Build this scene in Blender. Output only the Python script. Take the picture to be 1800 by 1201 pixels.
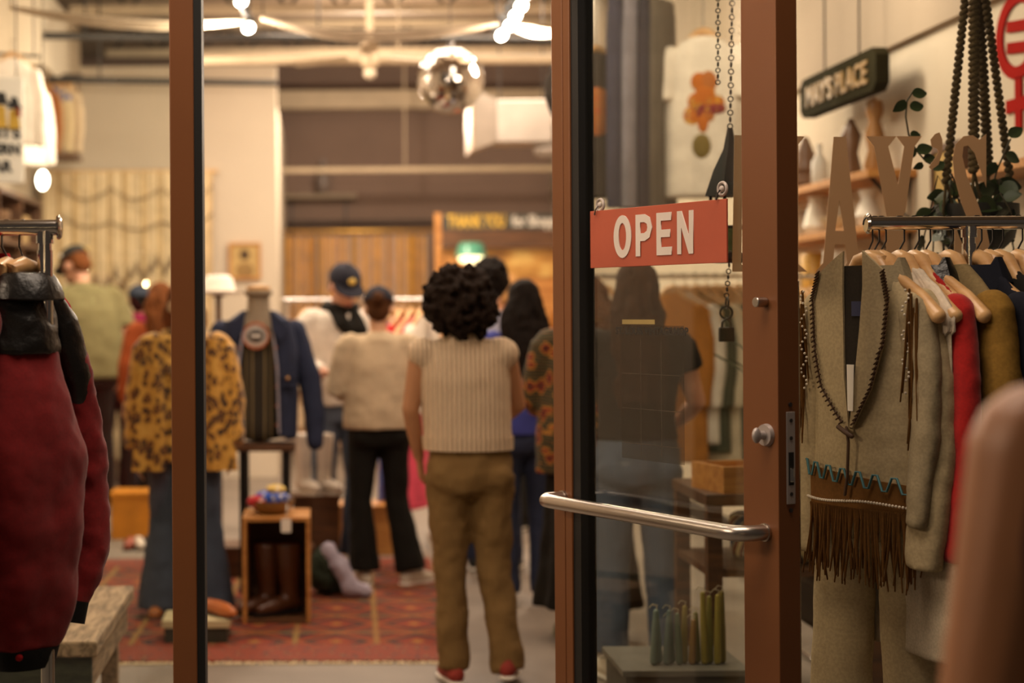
import bpy, bmesh, math, random
from mathutils import Vector, Matrix, Euler, Quaternion, noise
random.seed(7)
for _o in list(bpy.data.objects): bpy.data.objects.remove(_o)
SC = bpy.context.scene
COL = SC.collection
PI = math.pi

# ------------------------------------------------------------------ camera, world, lights, exposure
F, VX, VY, EYE, ROLL = 3000.0, 560.0, 545.0, 1.47, 0.0065     # focal length and principal point in pixels of 1800x1201
cam = bpy.data.cameras.new('camera'); cam_o = bpy.data.objects.new('camera', cam); COL.objects.link(cam_o)
cam.sensor_width = 36.0; cam.lens = F / 1800 * 36.0
cam.shift_x = (900 - VX) / 1800; cam.shift_y = -(600.5 - VY) / 1800
cam.clip_start = 0.05; cam.clip_end = 200
cam_o.matrix_world = Matrix.Translation((0, 0, EYE)) @ Matrix.Rotation(PI / 2, 4, 'X') @ Matrix.Rotation(-ROLL, 4, 'Z')
cam.dof.use_dof = True; cam.dof.focus_distance = 4.2; cam.dof.aperture_fstop = 2.0
SC.camera = cam_o
world = bpy.data.worlds.new('night'); SC.world = world; world.use_nodes = True
world.node_tree.nodes['Background'].inputs[0].default_value = (0.55, 0.42, 0.32, 1)
world.node_tree.nodes['Background'].inputs[1].default_value = 0.07
SC.view_settings.view_transform = 'Standard'; SC.view_settings.look = 'None'
SC.view_settings.exposure = 0.22; SC.view_settings.gamma = 1.0; SC.view_settings.use_curve_mapping = False
WARM = (1.0, 0.81, 0.62)
def lamp(name, kind, loc, power, color=WARM, size=0.5, size_y=None, rot=(0, 0, 0), spot=None):
    l = bpy.data.lights.new(name, kind); l.energy = power; l.color = color
    if kind == 'AREA':
        l.size = size
        if size_y: l.shape = 'RECTANGLE'; l.size_y = size_y
    else: l.shadow_soft_size = size
    if spot: l.spot_size = spot; l.spot_blend = 0.6
    o = bpy.data.objects.new(name, l); COL.objects.link(o); o.location = loc; o.rotation_euler = rot
    return o
lamp('ceiling_fill_front', 'AREA', (0.3, 7.4, 3.9), 48, size=2.6, size_y=1.2)  # added soft fill above the frame, no fixture
lamp('ceiling_fill_middle', 'AREA', (0.3, 10.8, 3.95), 95, size=2.8, size_y=1.6)  # added fill over the middle of the shop, no fixture
lamp('ceiling_fill_back', 'AREA', (0.9, 13.2, 3.98), 110, size=2.6, size_y=0.8)  # added fill kept just out of view, for the back
lamp('front_fill_left', 'POINT', (-0.5, 5.2, 3.35), 56, size=0.10)  # added unseen light that brightens the back of the knit vest
lamp('front_fill_right', 'POINT', (0.9, 5.3, 3.35), 36, size=0.10)  # added partner of the left fill, also without a fixture
lamp('awning_light', 'AREA', (0.3, 3.3, 3.5), 50, color=(1.0, 0.80, 0.62), size=2.2, size_y=1.0)
lamp('street_light', 'AREA', (-4.2, 3.1, 3.4), 105, color=(1.0, 0.76, 0.54), size=1.2, rot=(math.radians(64), 0, math.radians(-84)))

# ------------------------------------------------------------------ pixel helpers: a pixel of the photograph and a depth give a world point
def P(px, py, Y):
    u, v = px - VX, py - VY
    u, v = u - ROLL * v, v + ROLL * u
    s = F / Y
    return Vector((u / s, Y, EYE - v / s))
def S(Y): return F / Y

# ------------------------------------------------------------------ materials
def lin(h):
    h = h.lstrip('#'); c = [int(h[i:i + 2], 16) / 255 for i in (0, 2, 4)]
    return tuple(x / 12.92 if x <= 0.04045 else ((x + 0.055) / 1.055) ** 2.4 for x in c) + (1,)
MATS = {}
def newmat(name):
    m = bpy.data.materials.new(name); m.use_nodes = True
    nt = m.node_tree; b = nt.nodes['Principled BSDF']
    MATS[name] = m
    return m, nt, b
def coords(nt, scale=(1, 1, 1), kind='Object'):
    tc = nt.nodes.new('ShaderNodeTexCoord'); mp = nt.nodes.new('ShaderNodeMapping')
    mp.inputs['Scale'].default_value = scale
    nt.links.new(tc.outputs[kind], mp.inputs['Vector'])
    return mp.outputs['Vector']
def ramp(nt, fac, stops, interp='LINEAR'):
    r = nt.nodes.new('ShaderNodeValToRGB'); cr = r.color_ramp; cr.interpolation = interp
    while len(cr.elements) < len(stops): cr.elements.new(0.5)
    for e, (p, c) in zip(cr.elements, stops): e.position = p; e.color = lin(c) if isinstance(c, str) else c
    nt.links.new(fac, r.inputs['Fac']); return r.outputs['Color']
def mixc(nt, fac, a, b, mode='MIX'):
    n = nt.nodes.new('ShaderNodeMix'); n.data_type = 'RGBA'; n.blend_type = mode
    for key, v in ((0, fac), (6, a), (7, b)):
        if hasattr(v, 'links') or hasattr(v, 'is_linked'): nt.links.new(v, n.inputs[key])
        else: n.inputs[key].default_value = lin(v) if isinstance(v, str) else v
    return n.outputs[2]
def tex(nt, kind, vec, **kw):
    n = nt.nodes.new('ShaderNodeTex' + kind); nt.links.new(vec, n.inputs['Vector'])
    for k, v in kw.items():
        if k in n.inputs: n.inputs[k].default_value = v
        else: setattr(n, k, v)
    return n
def bump(nt, b, h, strength=0.3, dist=0.01):
    n = nt.nodes.new('ShaderNodeBump'); n.inputs['Strength'].default_value = strength; n.inputs['Distance'].default_value = dist
    nt.links.new(h, n.inputs['Height']); nt.links.new(n.outputs['Normal'], b.inputs['Normal'])
def shade(c, k):
    r = lin(c); return tuple(min(1, x * k) for x in r[:3]) + (1,)
def M(name, c, rough=0.7, metal=0.0, var=0.18, scale=6.0, bmp=0.0, bscale=80.0, emit=0.0, sheen=0.0, trans=0.0):
    if name in MATS: return MATS[name]
    m, nt, b = newmat(name)
    v = coords(nt)
    n = tex(nt, 'Noise', v, Scale=scale, Detail=4.0)
    col = ramp(nt, n.outputs['Fac'], [(0.3, shade(c, 1 - var)), (0.7, shade(c, 1 + var))])
    nt.links.new(col, b.inputs['Base Color'])
    b.inputs['Roughness'].default_value = rough; b.inputs['Metallic'].default_value = metal
    if sheen: b.inputs['Sheen Weight'].default_value = sheen
    if trans: b.inputs['Subsurface Weight'].default_value = trans; b.inputs['Subsurface Radius'].default_value = (0.02, 0.008, 0.004)
    if bmp: bump(nt, b, tex(nt, 'Noise', v, Scale=bscale, Detail=3.0).outputs['Fac'], bmp)
    if emit:
        b.inputs['Emission Color'].default_value = lin(c); b.inputs['Emission Strength'].default_value = emit
    return m
def wood(name, c1, c2, axis=(1, 12, 12), rough=0.55, bmp=0.15):
    m, nt, b = newmat(name); v = coords(nt, axis)
    n = tex(nt, 'Noise', v, Scale=3.0, Detail=6.0, Distortion=0.6)
    nt.links.new(ramp(nt, n.outputs['Fac'], [(0.3, c1), (0.68, c2)]), b.inputs['Base Color'])
    b.inputs['Roughness'].default_value = rough; bump(nt, b, n.outputs['Fac'], bmp); return m
def fabric(name, c, weave=260.0, var=0.15, rough=0.9, bmp=0.15, sheen=0.0):
    m, nt, b = newmat(name); v = coords(nt)
    n = tex(nt, 'Noise', v, Scale=9.0, Detail=5.0); w = tex(nt, 'Noise', v, Scale=weave, Detail=2.0)
    col = ramp(nt, n.outputs['Fac'], [(0.3, shade(c, 1 - var)), (0.7, shade(c, 1 + var))])
    col = mixc(nt, 0.25, col, ramp(nt, w.outputs['Fac'], [(0.35, shade(c, 0.6)), (0.65, shade(c, 1.35))]))
    nt.links.new(col, b.inputs['Base Color']); b.inputs['Roughness'].default_value = rough
    b.inputs['Specular IOR Level'].default_value = 0.25
    if sheen: b.inputs['Sheen Weight'].default_value = sheen
    bump(nt, b, w.outputs['Fac'], bmp, 0.002); return m
def thin_glass(name, tint=(0.93, 0.95, 0.93, 1), refl=0.5):
    m, nt, b = newmat(name); nt.nodes.remove(b)
    out = nt.nodes['Material Output']
    t = nt.nodes.new('ShaderNodeBsdfTransparent'); t.inputs[0].default_value = tint
    g = nt.nodes.new('ShaderNodeBsdfGlossy'); g.inputs['Roughness'].default_value = 0.01
    lw = nt.nodes.new('ShaderNodeLayerWeight'); lw.inputs['Blend'].default_value = 0.5
    pw = nt.nodes.new('ShaderNodeMath'); pw.operation = 'POWER'; pw.inputs[1].default_value = 5.0; nt.links.new(lw.outputs['Facing'], pw.inputs[0])
    mu = nt.nodes.new('ShaderNodeMath'); mu.operation = 'MULTIPLY_ADD'; mu.inputs[1].default_value = 0.96 * refl; mu.inputs[2].default_value = 0.04 * refl
    nt.links.new(pw.outputs[0], mu.inputs[0])
    mx = nt.nodes.new('ShaderNodeMixShader'); nt.links.new(mu.outputs[0], mx.inputs[0])
    nt.links.new(t.outputs[0], mx.inputs[1]); nt.links.new(g.outputs[0], mx.inputs[2])
    nt.links.new(mx.outputs[0], out.inputs['Surface']); return m

# ------------------------------------------------------------------ mesh builder
class MB:
    def __init__(s): s.v = []; s.f = []; s.w = None
    def _add(s, vs, fs):
        o = len(s.v)
        s.v += [s.w(Vector(p)) if s.w else Vector(p) for p in vs]
        s.f += [tuple(o + i for i in f) for f in fs]; return s
    def box(s, c, size, rot=None):
        hx, hy, hz = [d / 2 for d in size]; c = Vector(c); R = rot if rot is not None else Matrix.Identity(3)
        if isinstance(R, (tuple, list)): R = Euler(R).to_matrix()
        vs = [c + R @ Vector((x * hx, y * hy, z * hz)) for x in (-1, 1) for y in (-1, 1) for z in (-1, 1)]
        return s._add(vs, [(0, 1, 3, 2), (4, 6, 7, 5), (0, 4, 5, 1), (2, 3, 7, 6), (0, 2, 6, 4), (1, 5, 7, 3)])
    def bbox(s, a, b):
        a, b = Vector(a), Vector(b); return s.box((a + b) / 2, [abs(x) for x in (b - a)])
    def rings(s, rs, cap=True, closed=False):
        n = len(rs[0]); vs = [p for r in rs for p in r]; fs = []
        m = len(rs)
        for i in range(m if closed else m - 1):
            a, b = i * n, ((i + 1) % m) * n
            for j in range(n): k = (j + 1) % n; fs.append((a + j, a + k, b + k, b + j))
        if cap and not closed: fs += [tuple(range(n - 1, -1, -1)), tuple((m - 1) * n + j for j in range(n))]
        return s._add(vs, fs)
    def loft(s, rs, seg=24, folds=0, amp=(0, 0), ph=0.0, cap=True, sq=2.0):
        """rs: (cx,cy,cz,rx,ry); amp: fold depth at first and last ring"""
        out = []
        for i, (cx, cy, cz, rx, ry) in enumerate(rs):
            t = i / max(1, len(rs) - 1); a = amp[0] + (amp[1] - amp[0]) * t; ring = []
            for j in range(seg):
                th = 2 * PI * j / seg; k = 1 + a * math.sin(folds * th + ph + 0.8 * t) if folds else 1
                c, d = math.cos(th), math.sin(th)
                if sq != 2.0:
                    c = math.copysign(abs(c) ** (2 / sq), c); d = math.copysign(abs(d) ** (2 / sq), d)
                ring.append((cx + rx * k * c, cy + ry * k * d, cz))
            out.append(ring)
        return s.rings(out, cap)
    def tube(s, pts, r, seg=10, flat=1.0, round_ends=True, up=None, cap=True):
        pts = [Vector(p) for p in pts]; n = len(pts)
        r = [r] * n if not isinstance(r, (list, tuple)) else list(r)
        tan = []
        for i in range(n):
            d = pts[min(n - 1, i + 1)] - pts[max(0, i - 1)]; tan.append(d.normalized() if d.length else Vector((0, 0, 1)))
        u = Vector(up) if up else (Vector((0, 0, 1)) if abs(tan[0].z) < 0.9 else Vector((1, 0, 0)))
        rs = []
        def ring(c, t, rad):
            nonlocal u
            a = (u - t * u.dot(t)); a = a.normalized() if a.length > 1e-6 else t.orthogonal().normalized(); u = a; b = t.cross(a)
            return [c + a * (rad * flat * math.cos(2 * PI * j / seg)) + b * (rad * math.sin(2 * PI * j / seg)) for j in range(seg)]
        if round_ends:
            for k in (0.15, 0.6, 0.9): rs.append(ring(pts[0] - tan[0] * r[0] * math.sqrt(1 - k * k) * 0.95, tan[0], r[0] * k))
        for i in range(n): rs.append(ring(pts[i], tan[i], r[i]))
        if round_ends:
            for k in (0.9, 0.6, 0.15): rs.append(ring(pts[-1] + tan[-1] * r[-1] * math.sqrt(1 - k * k) * 0.95, tan[-1], r[-1] * k))
        return s.rings(rs, cap)
    def ell(s, c, r, seg=16, ring=10, rot=None):
        c = Vector(c); r = (r, r, r) if not isinstance(r, (tuple, list)) else r
        R = Euler(rot).to_matrix() if rot else Matrix.Identity(3); rs = []
        for i in range(ring + 1):
            ph = PI * (i + 0.0) / ring; ph = min(max(ph, 0.04), PI - 0.04)
            rs.append([c + R @ Vector((r[0] * math.sin(ph) * math.cos(2 * PI * j / seg), r[1] * math.sin(ph) * math.sin(2 * PI * j / seg), -r[2] * math.cos(ph))) for j in range(seg)])
        return s.rings(rs)
    def lathe(s, prof, c=(0, 0, 0), seg=24, cap=True):
        c = Vector(c)
        return s.rings([[c + Vector((r * math.cos(2 * PI * j / seg), r * math.sin(2 * PI * j / seg), z)) for j in range(seg)] for r, z in prof], cap)
    def prism(s, outline, y0, y1):
        """outline of (x,z) points, extruded from y0 to y1"""
        n = len(outline)
        vs = [(x, y0, z) for x, z in outline] + [(x, y1, z) for x, z in outline]
        return s._add(vs, [tuple(range(n)), tuple(range(2 * n - 1, n - 1, -1))] + [(i, i + n, (i + 1) % n + n, (i + 1) % n) for i in range(n)])
    def torus(s, c, R, r, axis='Y', seg=20, sub=8, arc=2 * PI, start=0.0):
        pts = []
        n = seg
        for i in range(n + (0 if arc >= 2 * PI - 1e-6 else 1)):
            a = start + arc * i / n; x, y = R * math.cos(a), R * math.sin(a)
            pts.append(Vector(c) + Vector({'Y': (x, 0, y), 'X': (0, x, y), 'Z': (x, y, 0)}[axis]))
        if arc < 2 * PI - 1e-6: return s.tube(pts, r, sub)
        ax = Vector({'Y': (0, 1, 0), 'X': (1, 0, 0), 'Z': (0, 0, 1)}[axis]); rs = []
        for p in pts:
            o = (p - Vector(c)).normalized()
            rs.append([p + o * (r * math.cos(2 * PI * j / sub)) + ax * (r * math.sin(2 * PI * j / sub)) for j in range(sub)])
        return s.rings(rs, closed=True)
    def mesh(s, name):
        me = bpy.data.meshes.new(name); me.from_pydata([tuple(p) for p in s.v], [], s.f)
        bm = bmesh.new(); bm.from_mesh(me); bmesh.ops.recalc_face_normals(bm, faces=bm.faces); bm.to_mesh(me); bm.free()
        return me
    def obj(s, name, mat, parent=None, smooth=True, loc=None, rot=None, remesh=0, disp=0, dscale=0.12, sub=0, bev=0):
        return link(name, s.mesh(name), mat, parent, smooth, loc, rot, remesh, disp, dscale, sub, bev)
CLOUD = {}
def link(name, me, mat, parent=None, smooth=True, loc=None, rot=None, remesh=0, disp=0, dscale=0.12, sub=0, bev=0):
    if smooth and not remesh:
        me.polygons.foreach_set('use_smooth', [True] * len(me.polygons))
        if smooth != 'all':
            try: me.set_sharp_from_angle(angle=math.radians(45))
            except Exception: pass
    if mat and not me.materials: me.materials.append(mat)
    o = bpy.data.objects.new(name, me); COL.objects.link(o)
    if parent: o.parent = parent
    if loc is not None: o.location = loc
    if rot is not None: o.rotation_euler = rot
    if bev:
        m = o.modifiers.new('bevel', 'BEVEL'); m.width = bev; m.segments = 2; m.limit_method = 'ANGLE'
    if remesh:
        m = o.modifiers.new('remesh', 'REMESH'); m.mode = 'VOXEL'; m.voxel_size = remesh; m.use_smooth_shade = True
        m = o.modifiers.new('smooth', 'SMOOTH'); m.iterations = 4; m.factor = 0.5
    if sub:
        m = o.modifiers.new('sub', 'SUBSURF'); m.levels = sub; m.render_levels = sub
    if disp:
        t = CLOUD.get(dscale)
        if not t:
            t = bpy.data.textures.new('clouds', 'CLOUDS'); t.noise_scale = dscale; t.noise_depth = 2; CLOUD[dscale] = t
        m = o.modifiers.new('wrinkle', 'DISPLACE'); m.texture = t; m.strength = disp; m.mid_level = 0.5; m.texture_coords = 'LOCAL'
    return o
def tag(o, label, cat, group=None, kind=None):
    o['label'] = label; o['category'] = cat
    if group: o['group'] = group
    if kind: o['kind'] = kind
    return o
def empty(name, loc=(0, 0, 0), rz=0, label=None, cat=None, group=None, scale=1.0):
    o = bpy.data.objects.new(name, None); COL.objects.link(o); o.location = loc; o.rotation_euler = (0, 0, rz); o.empty_display_size = 0.1
    o.scale = (scale,) * 3
    if label: tag(o, label, cat, group)
    return o
def struct(o): o['kind'] = 'structure'; return o
def text(name, body, size, mat, parent=None, loc=(0, 0, 0), rot=(PI / 2, 0, 0), ext=0.002, align='LEFT', sx=1.0, bold=0.0, space=1.0):
    c = bpy.data.curves.new(name, 'FONT'); c.body = body; c.size = size; c.extrude = ext; c.align_x = align; c.offset = bold; c.space_character = space
    c.resolution_u = 4
    o = bpy.data.objects.new(name, c); COL.objects.link(o)
    bpy.context.view_layer.update()
    dg = bpy.context.evaluated_depsgraph_get(); me = bpy.data.meshes.new_from_object(o.evaluated_get(dg)); bpy.data.objects.remove(o)
    o = bpy.data.objects.new(name, me); COL.objects.link(o); me.materials.clear(); me.materials.append(mat)
    o.parent = parent; o.location = loc; o.rotation_euler = rot; o.scale = (sx, 1, 1)
    return o
def copy_tree(o, parent=None):
    c = o.copy(); COL.objects.link(c); c.parent = parent
    for ch in o.children: copy_tree(ch, c)
    return c

# ================================================================== materials used all over
white_wall = M('white_wall', '#c9bba6', 0.9, var=0.04, scale=1.5, bmp=0.05, bscale=40)
taupe_wall = M('taupe_wall', '#8e7769', 0.9, var=0.06, scale=2.0, bmp=0.05)
soffit_mat = M('soffit_paint', '#a59480', 0.9, var=0.04, scale=2)
concrete = M('concrete', '#7c7064', 0.55, var=0.18, scale=2.2, bmp=0.08, bscale=30)
sidewalk_m = M('sidewalk_concrete', '#6f6961', 0.9, var=0.15, scale=4, bmp=0.2)
deck_mat = M('deck_steel', '#8a7560', 0.6, metal=0.1, var=0.12, scale=3)
bronze = M('brown_frame_paint', '#774826', 0.42, metal=0.15, var=0.05, scale=3, bmp=0.03, bscale=300)
black = M('black_rubber', '#0c0b0a', 0.6)
black_metal = M('black_metal', '#161412', 0.45, metal=0.3)
chrome = M('chrome', '#d8d4d0', 0.12, metal=1.0, var=0.02)
satin = M('satin_steel', '#b8b0a8', 0.30, metal=1.0, var=0.04, bmp=0.03, bscale=400)
lock_mat = M('lock_plate_metal', '#b4aaa6', 0.5, metal=0.6, var=0.03)
glass = thin_glass('window_glass', refl=1.0)
door_glass_m = thin_glass('door_glass_tint', tint=(0.92, 0.92, 0.89, 1), refl=1.0)
cream_pipe = M('cream_pipe_paint', '#bba78a', 0.6, var=0.08)
dark_pipe = M('dark_pipe_paint', '#2c2722', 0.6)
oak = wood('oak_wood', '#a4682c', '#c78d48')
pine = wood('pine_wood', '#b98a52', '#dcb47c')
walnut = wood('walnut_wood', '#3c2414', '#6a4424')
hanger_wood = wood('hanger_wood', '#b98a58', '#d6ac78', (3, 3, 10), 0.35, 0.05)
gold_trim = M('brass', '#c89a48', 0.3, metal=0.9)
paper = M('white_card', '#e8e0d2', 0.8, var=0.03)
steel_dark = M('gunmetal', '#5a5654', 0.3, metal=0.9)

# ================================================================== the setting
YS = 4.70                                   # storefront plane
XL, XR, YB, ZC = -2.50, 2.62, 19.0, 4.30
struct(MB().bbox((XL - 0.2, YS, -0.06), (XR + 0.2, YB + 0.3, 0)).obj('floor', concrete, smooth=False))
struct(MB().bbox((-8, -6, -0.12), (10, YS, -0.02)).obj('floor_sidewalk', sidewalk_m, smooth=False))
struct(MB().bbox((XL - 0.15, YS, 0), (XL, 15.2, ZC)).obj('wall_left', white_wall, smooth=False))
struct(MB().bbox((XL - 0.15, 15.0, 0), (-0.36, 15.2, 3.62)).obj('wall_left_back', white_wall, smooth=False))
struct(MB().bbox((-0.5, 15.2, 0), (-0.36, YB, 3.3)).obj('wall_alcove', white_wall, smooth=False))
struct(MB().bbox((XL - 0.15, YB, 0), (XR + 0.2, YB + 0.2, ZC)).obj('wall_back', taupe_wall, smooth=False))
struct(MB().bbox((XR, YS, 0), (XR + 0.15, YB, ZC)).obj('wall_right', white_wall, smooth=False))
struct(MB().bbox((XR - 0.04, YS + 0.1, 2.64), (XR, YB, ZC)).obj('trim_1', soffit_mat, smooth=False))
struct(MB().bbox((XR - 0.02, YS + 0.2, 0), (XR, YB, 0.12)).obj('baseboard_right', M('dark_base', '#3a2e26', 0.6), smooth=False))
struct(MB().bbox((XL, 12.9, 3.35), (XL + 0.42, 15.0, 3.95)).obj('trim_2', white_wall, smooth=False))
# corrugated steel roof deck: ridges run across the shop
def deck():
    prof = []; y = YS; k = 0
    while y < YB + 0.2:
        for dy, dz in ((0, 0), (0.06, 0), (0.09, 0.06), (0.15, 0.06)): prof.append((y + dy, ZC + dz))
        y += 0.18
    mb = MB(); vs = []; fs = []
    for x in (XL - 0.15, XR + 0.15): vs += [(x, yy, zz) for yy, zz in prof]
    n = len(prof)
    for i in range(n - 1): fs.append((i, i + 1, n + i + 1, n + i))
    mb._add(vs, fs)
    return mb
struct(deck().obj('ceiling', deck_mat, smooth=False))
struct(MB().bbox((-8, 1.9, 3.62), (10, YS - 0.02, 3.75)).obj('ceiling_awning', soffit_mat, smooth=False))
# steel joists under the deck
for jy, jz in ((14.2, 3.98), (16.6, 3.98)):
    j = empty('roof_joist', (0, jy, jz), label=('pale steel roof joist nearer the disco ball' if jy < 15 else 'pale steel roof joist farther back over the curtain'), cat='joist', group='roof joists')
    MB().bbox((XL + 0.45, -0.05, 0.24), (XR - 0.05, 0.05, 0.30)).obj('top_chord', cream_pipe, j, False)
    MB().bbox((XL + 0.45, -0.05, -0.04), (XR - 0.05, 0.05, 0.03)).obj('bottom_chord', cream_pipe, j, False)
    w = MB(); x = XL + 0.5
    while x < XR - 0.5:
        w.tube([(x, 0, 0.0), (x + 0.22, 0, 0.27)], 0.014, 6, round_ends=False).tube([(x + 0.22, 0, 0.27), (x + 0.44, 0, 0)], 0.014, 6, round_ends=False); x += 0.44
    w.obj('web', dark_pipe, j, False)
def pipe(px0, py0, px1, py1, Y, r, mat, label, name='ceiling_pipe', hang=()):
    a, b = P(px0, py0, Y), P(px1, py1, Y)
    a.x = max(a.x, XL + 0.02); b.x = min(b.x, XR - 0.06)
    o = empty(name, (a.x, Y, a.z), label=label, cat='pipe')
    L = b - a
    MB().tube([(0, 0, 0), L], r, 12, round_ends=False).obj('run', mat, o)
    for h in hang:
        c = P(h, py0, Y) - a
        MB().tube([(c.x, 0, 0), (c.x, 0, ZC - a.z + 0.02)], 0.008, 6, round_ends=False).obj('hanger_rod', mat, o)
        MB().torus((c.x, 0, 0), r * 1.15, 0.006, 'X', 14, 6).obj('ring', mat, o)
    return o
pipe(-30, 62, 980, 72, 13.0, 0.030, dark_pipe, 'dark pipe running across just under the roof deck', hang=(150, 560))
pipe(85, 140, 488, 146, 13.6, 0.026, dark_pipe, 'dark pipe crossing above the white left-hand wall', hang=(175,))
pipe(340, 106, 985, 104, 12.4, 0.036, cream_pipe, 'cream pipe crossing behind the disco ball', hang=(700,))
pipe(490, 300, 985, 296, 17.5, 0.030, cream_pipe, 'cream conduit running low across the taupe back wall', hang=(712,))
bm_a, bm_b = P(486, 178, 18.3), P(800, 186, 18.3)
tag(MB().bbox((bm_a.x, 18.2, bm_b.z - 0.03), (XR - 0.06, 18.4, bm_a.z + 0.10)).obj('steel_beam', cream_pipe, smooth=False), 'cream painted steel beam across the top of the back wall', 'beam')
tag(MB().bbox((-0.34, 18.86, P(560, 395, 18.9).z + 0.05), (XR - 0.06, 18.99, P(560, 395, 18.9).z + 0.0)).obj('picture_rail', M('rail_taupe', '#57483f', 0.8), smooth=False), 'thin taupe rail along the back wall above the curtain', 'rail')
# ------------------------------------------------------------------ storefront: left pane, jamb, right pane
w1 = struct(empty('window_1', (-1.2, YS, 0)))
xj0, xj1 = P(303, 600, YS).x, P(345, 600, YS).x
MB().bbox((xj0 + 1.2, -0.045, 0), (xj1 + 1.2, 0.075, 3.6)).obj('jamb', bronze, w1, False, bev=0.003)
MB().bbox((xj1 + 1.2, -0.035, 0), (xj1 + 1.2 + 0.022, 0.06, 3.6)).obj('weather_strip', black, w1, False)
MB().bbox((-1.6, -0.003, 0.1), (xj0 + 1.21, 0.003, 3.5)).obj('pane', glass, w1, False)
MB().bbox((-1.6, -0.045, 0), (xj0 + 1.2, 0.075, 0.1)).obj('sill', bronze, w1, False)
MB().bbox((-1.6, -0.045, 3.5), (xj0 + 1.2, 0.075, 3.6)).obj('head_frame', bronze, w1, False)
w2 = struct(empty('window_2', (0.66, YS, 0)))
MB().bbox((0.0, -0.03, 0), (0.06, 0.075, 3.6)).obj('jamb', bronze, w2, False, bev=0.003)
MB().bbox((0.06, -0.003, 0.1), (3.4, 0.003, 3.5)).obj('pane', glass, w2, False)
MB().bbox((0.06, -0.045, 0), (3.4, 0.075, 0.1)).obj('sill', bronze, w2, False)
MB().bbox((0.06, -0.045, 3.5), (3.4, 0.075, 3.6)).obj('head_frame', bronze, w2, False)
struct(MB().bbox((xj1, YS - 0.045, 2.62), (0.66, YS + 0.075, 3.6)).obj('trim_3', bronze, smooth=False))

# ------------------------------------------------------------------ the open glass door
DA, DB = P(972, 600, 4.67), P(1367, 600, 3.86)
DA.z = DB.z = 0
DD = (DB - DA); DL = DD.length; DANG = math.atan2(DD.y, DD.x)
door = struct(empty('door_1', DA, DANG)); door['label'] = 'brown framed glass shop door standing open with an OPEN sign'; door['category'] = 'door'
T = 0.062
MB().bbox((0, 0, 0.01), (0.052, T, 2.55)).obj('stile', bronze, door, False, bev=0.002)
MB().bbox((0.053, 0.001, 0.01), (0.084, T, 2.55)).obj('glazing_bead', bronze, door, False, bev=0.002)
MB().bbox((0.084, 0.006, 0.2), (0.118, T - 0.006, 2.4)).obj('gasket', black, door, False)
MB().bbox((0.782, 0, 0.01), (DL, T, 2.55)).obj('stile', bronze, door, False, bev=0.002)
MB().bbox((0.052, 0.002, 0.01), (0.782, T, 0.24)).obj('bottom_rail', bronze, door, False, bev=0.002)
MB().bbox((0.052, 0.002, 2.40), (0.782, T, 2.55)).obj('top_rail', bronze, door, False, bev=0.002)
MB().bbox((0.10, 0.029, 0.22), (0.79, 0.035, 2.42)).obj('glass_pane', door_glass_m, door, False)
# push bar across the inner face
zb = 0.955
pb = MB().tube([(0.045, 0.0, zb), (0.045, -0.035, zb), (0.050, -0.056, zb), (0.066, -0.070, zb), (0.10, -0.075, zb), (0.45, -0.075, zb), (0.80, -0.075, zb), (0.836, -0.070, zb), (0.853, -0.056, zb), (0.858, -0.035, zb), (0.858, 0.0, zb)], 0.0185, 18, round_ends=False, up=(0, 0, 1)).obj('push_bar', satin, door)
for x in (0.045, 0.858): MB().tube([(x, 0.001, zb), (x, -0.006, zb)], 0.021, 18, round_ends=False).obj('collar', satin, pb)
# thumb turn, stop knob, lock plate
tt = MB().tube([(0.864, 0.0, 1.178), (0.864, -0.010, 1.178)], [0.026, 0.024], 24, round_ends=False).obj('thumb_turn', lock_mat, door)
MB().tube([(0.864, -0.010, 1.178), (0.864, -0.024, 1.178)], 0.010, 14, round_ends=False).obj('spindle', lock_mat, tt)
MB().ell((0.864, -0.030, 1.178), (0.0085, 0.012, 0.018), 14, 10).obj('turn_piece', lock_mat, tt)
MB().tube([(0.862, 0.0, 1.481), (0.862, -0.030, 1.481)], 0.0115, 18, round_ends=False).obj('stop_knob', satin, door, bev=0.002)
lp = MB().bbox((DL, 0.022, 1.022), (DL + 0.003, 0.047, 1.232)).obj('lock_plate', lock_mat, door, False, bev=0.002)
MB().bbox((DL + 0.001, 0.027, 1.065), (DL + 0.0035, 0.042, 1.140)).obj('latch_slot', black, lp, False)
MB().bbox((DL + 0.002, 0.029, 1.072), (DL + 0.008, 0.040, 1.105)).obj('latch_bolt', chrome, lp, False, bev=0.002)
for z in (1.212, 1.172, 1.045): MB().tube([(DL + 0.002, 0.0345, z), (DL + 0.0045, 0.0345, z)], 0.0045, 12, round_ends=False).obj('screw', steel_dark, lp)
for z in (1.248, 1.008): MB().tube([(DL + 0.0, 0.0345, z), (DL + 0.003, 0.0345, z)], 0.005, 12, round_ends=False).obj('screw', steel_dark, door)
# tall tubular pull on the outer face
pl = MB().tube([(0.855, T + 0.028, 0.35), (0.855, T + 0.028, 1.53)], 0.012, 14, round_ends=False).obj('pull_bar', satin, door)
for z in (0.55, 1.455): MB().tube([(0.855, T - 0.001, z), (0.855, T + 0.028, z)], 0.010, 12, round_ends=False).obj('standoff', satin, pl)

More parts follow.
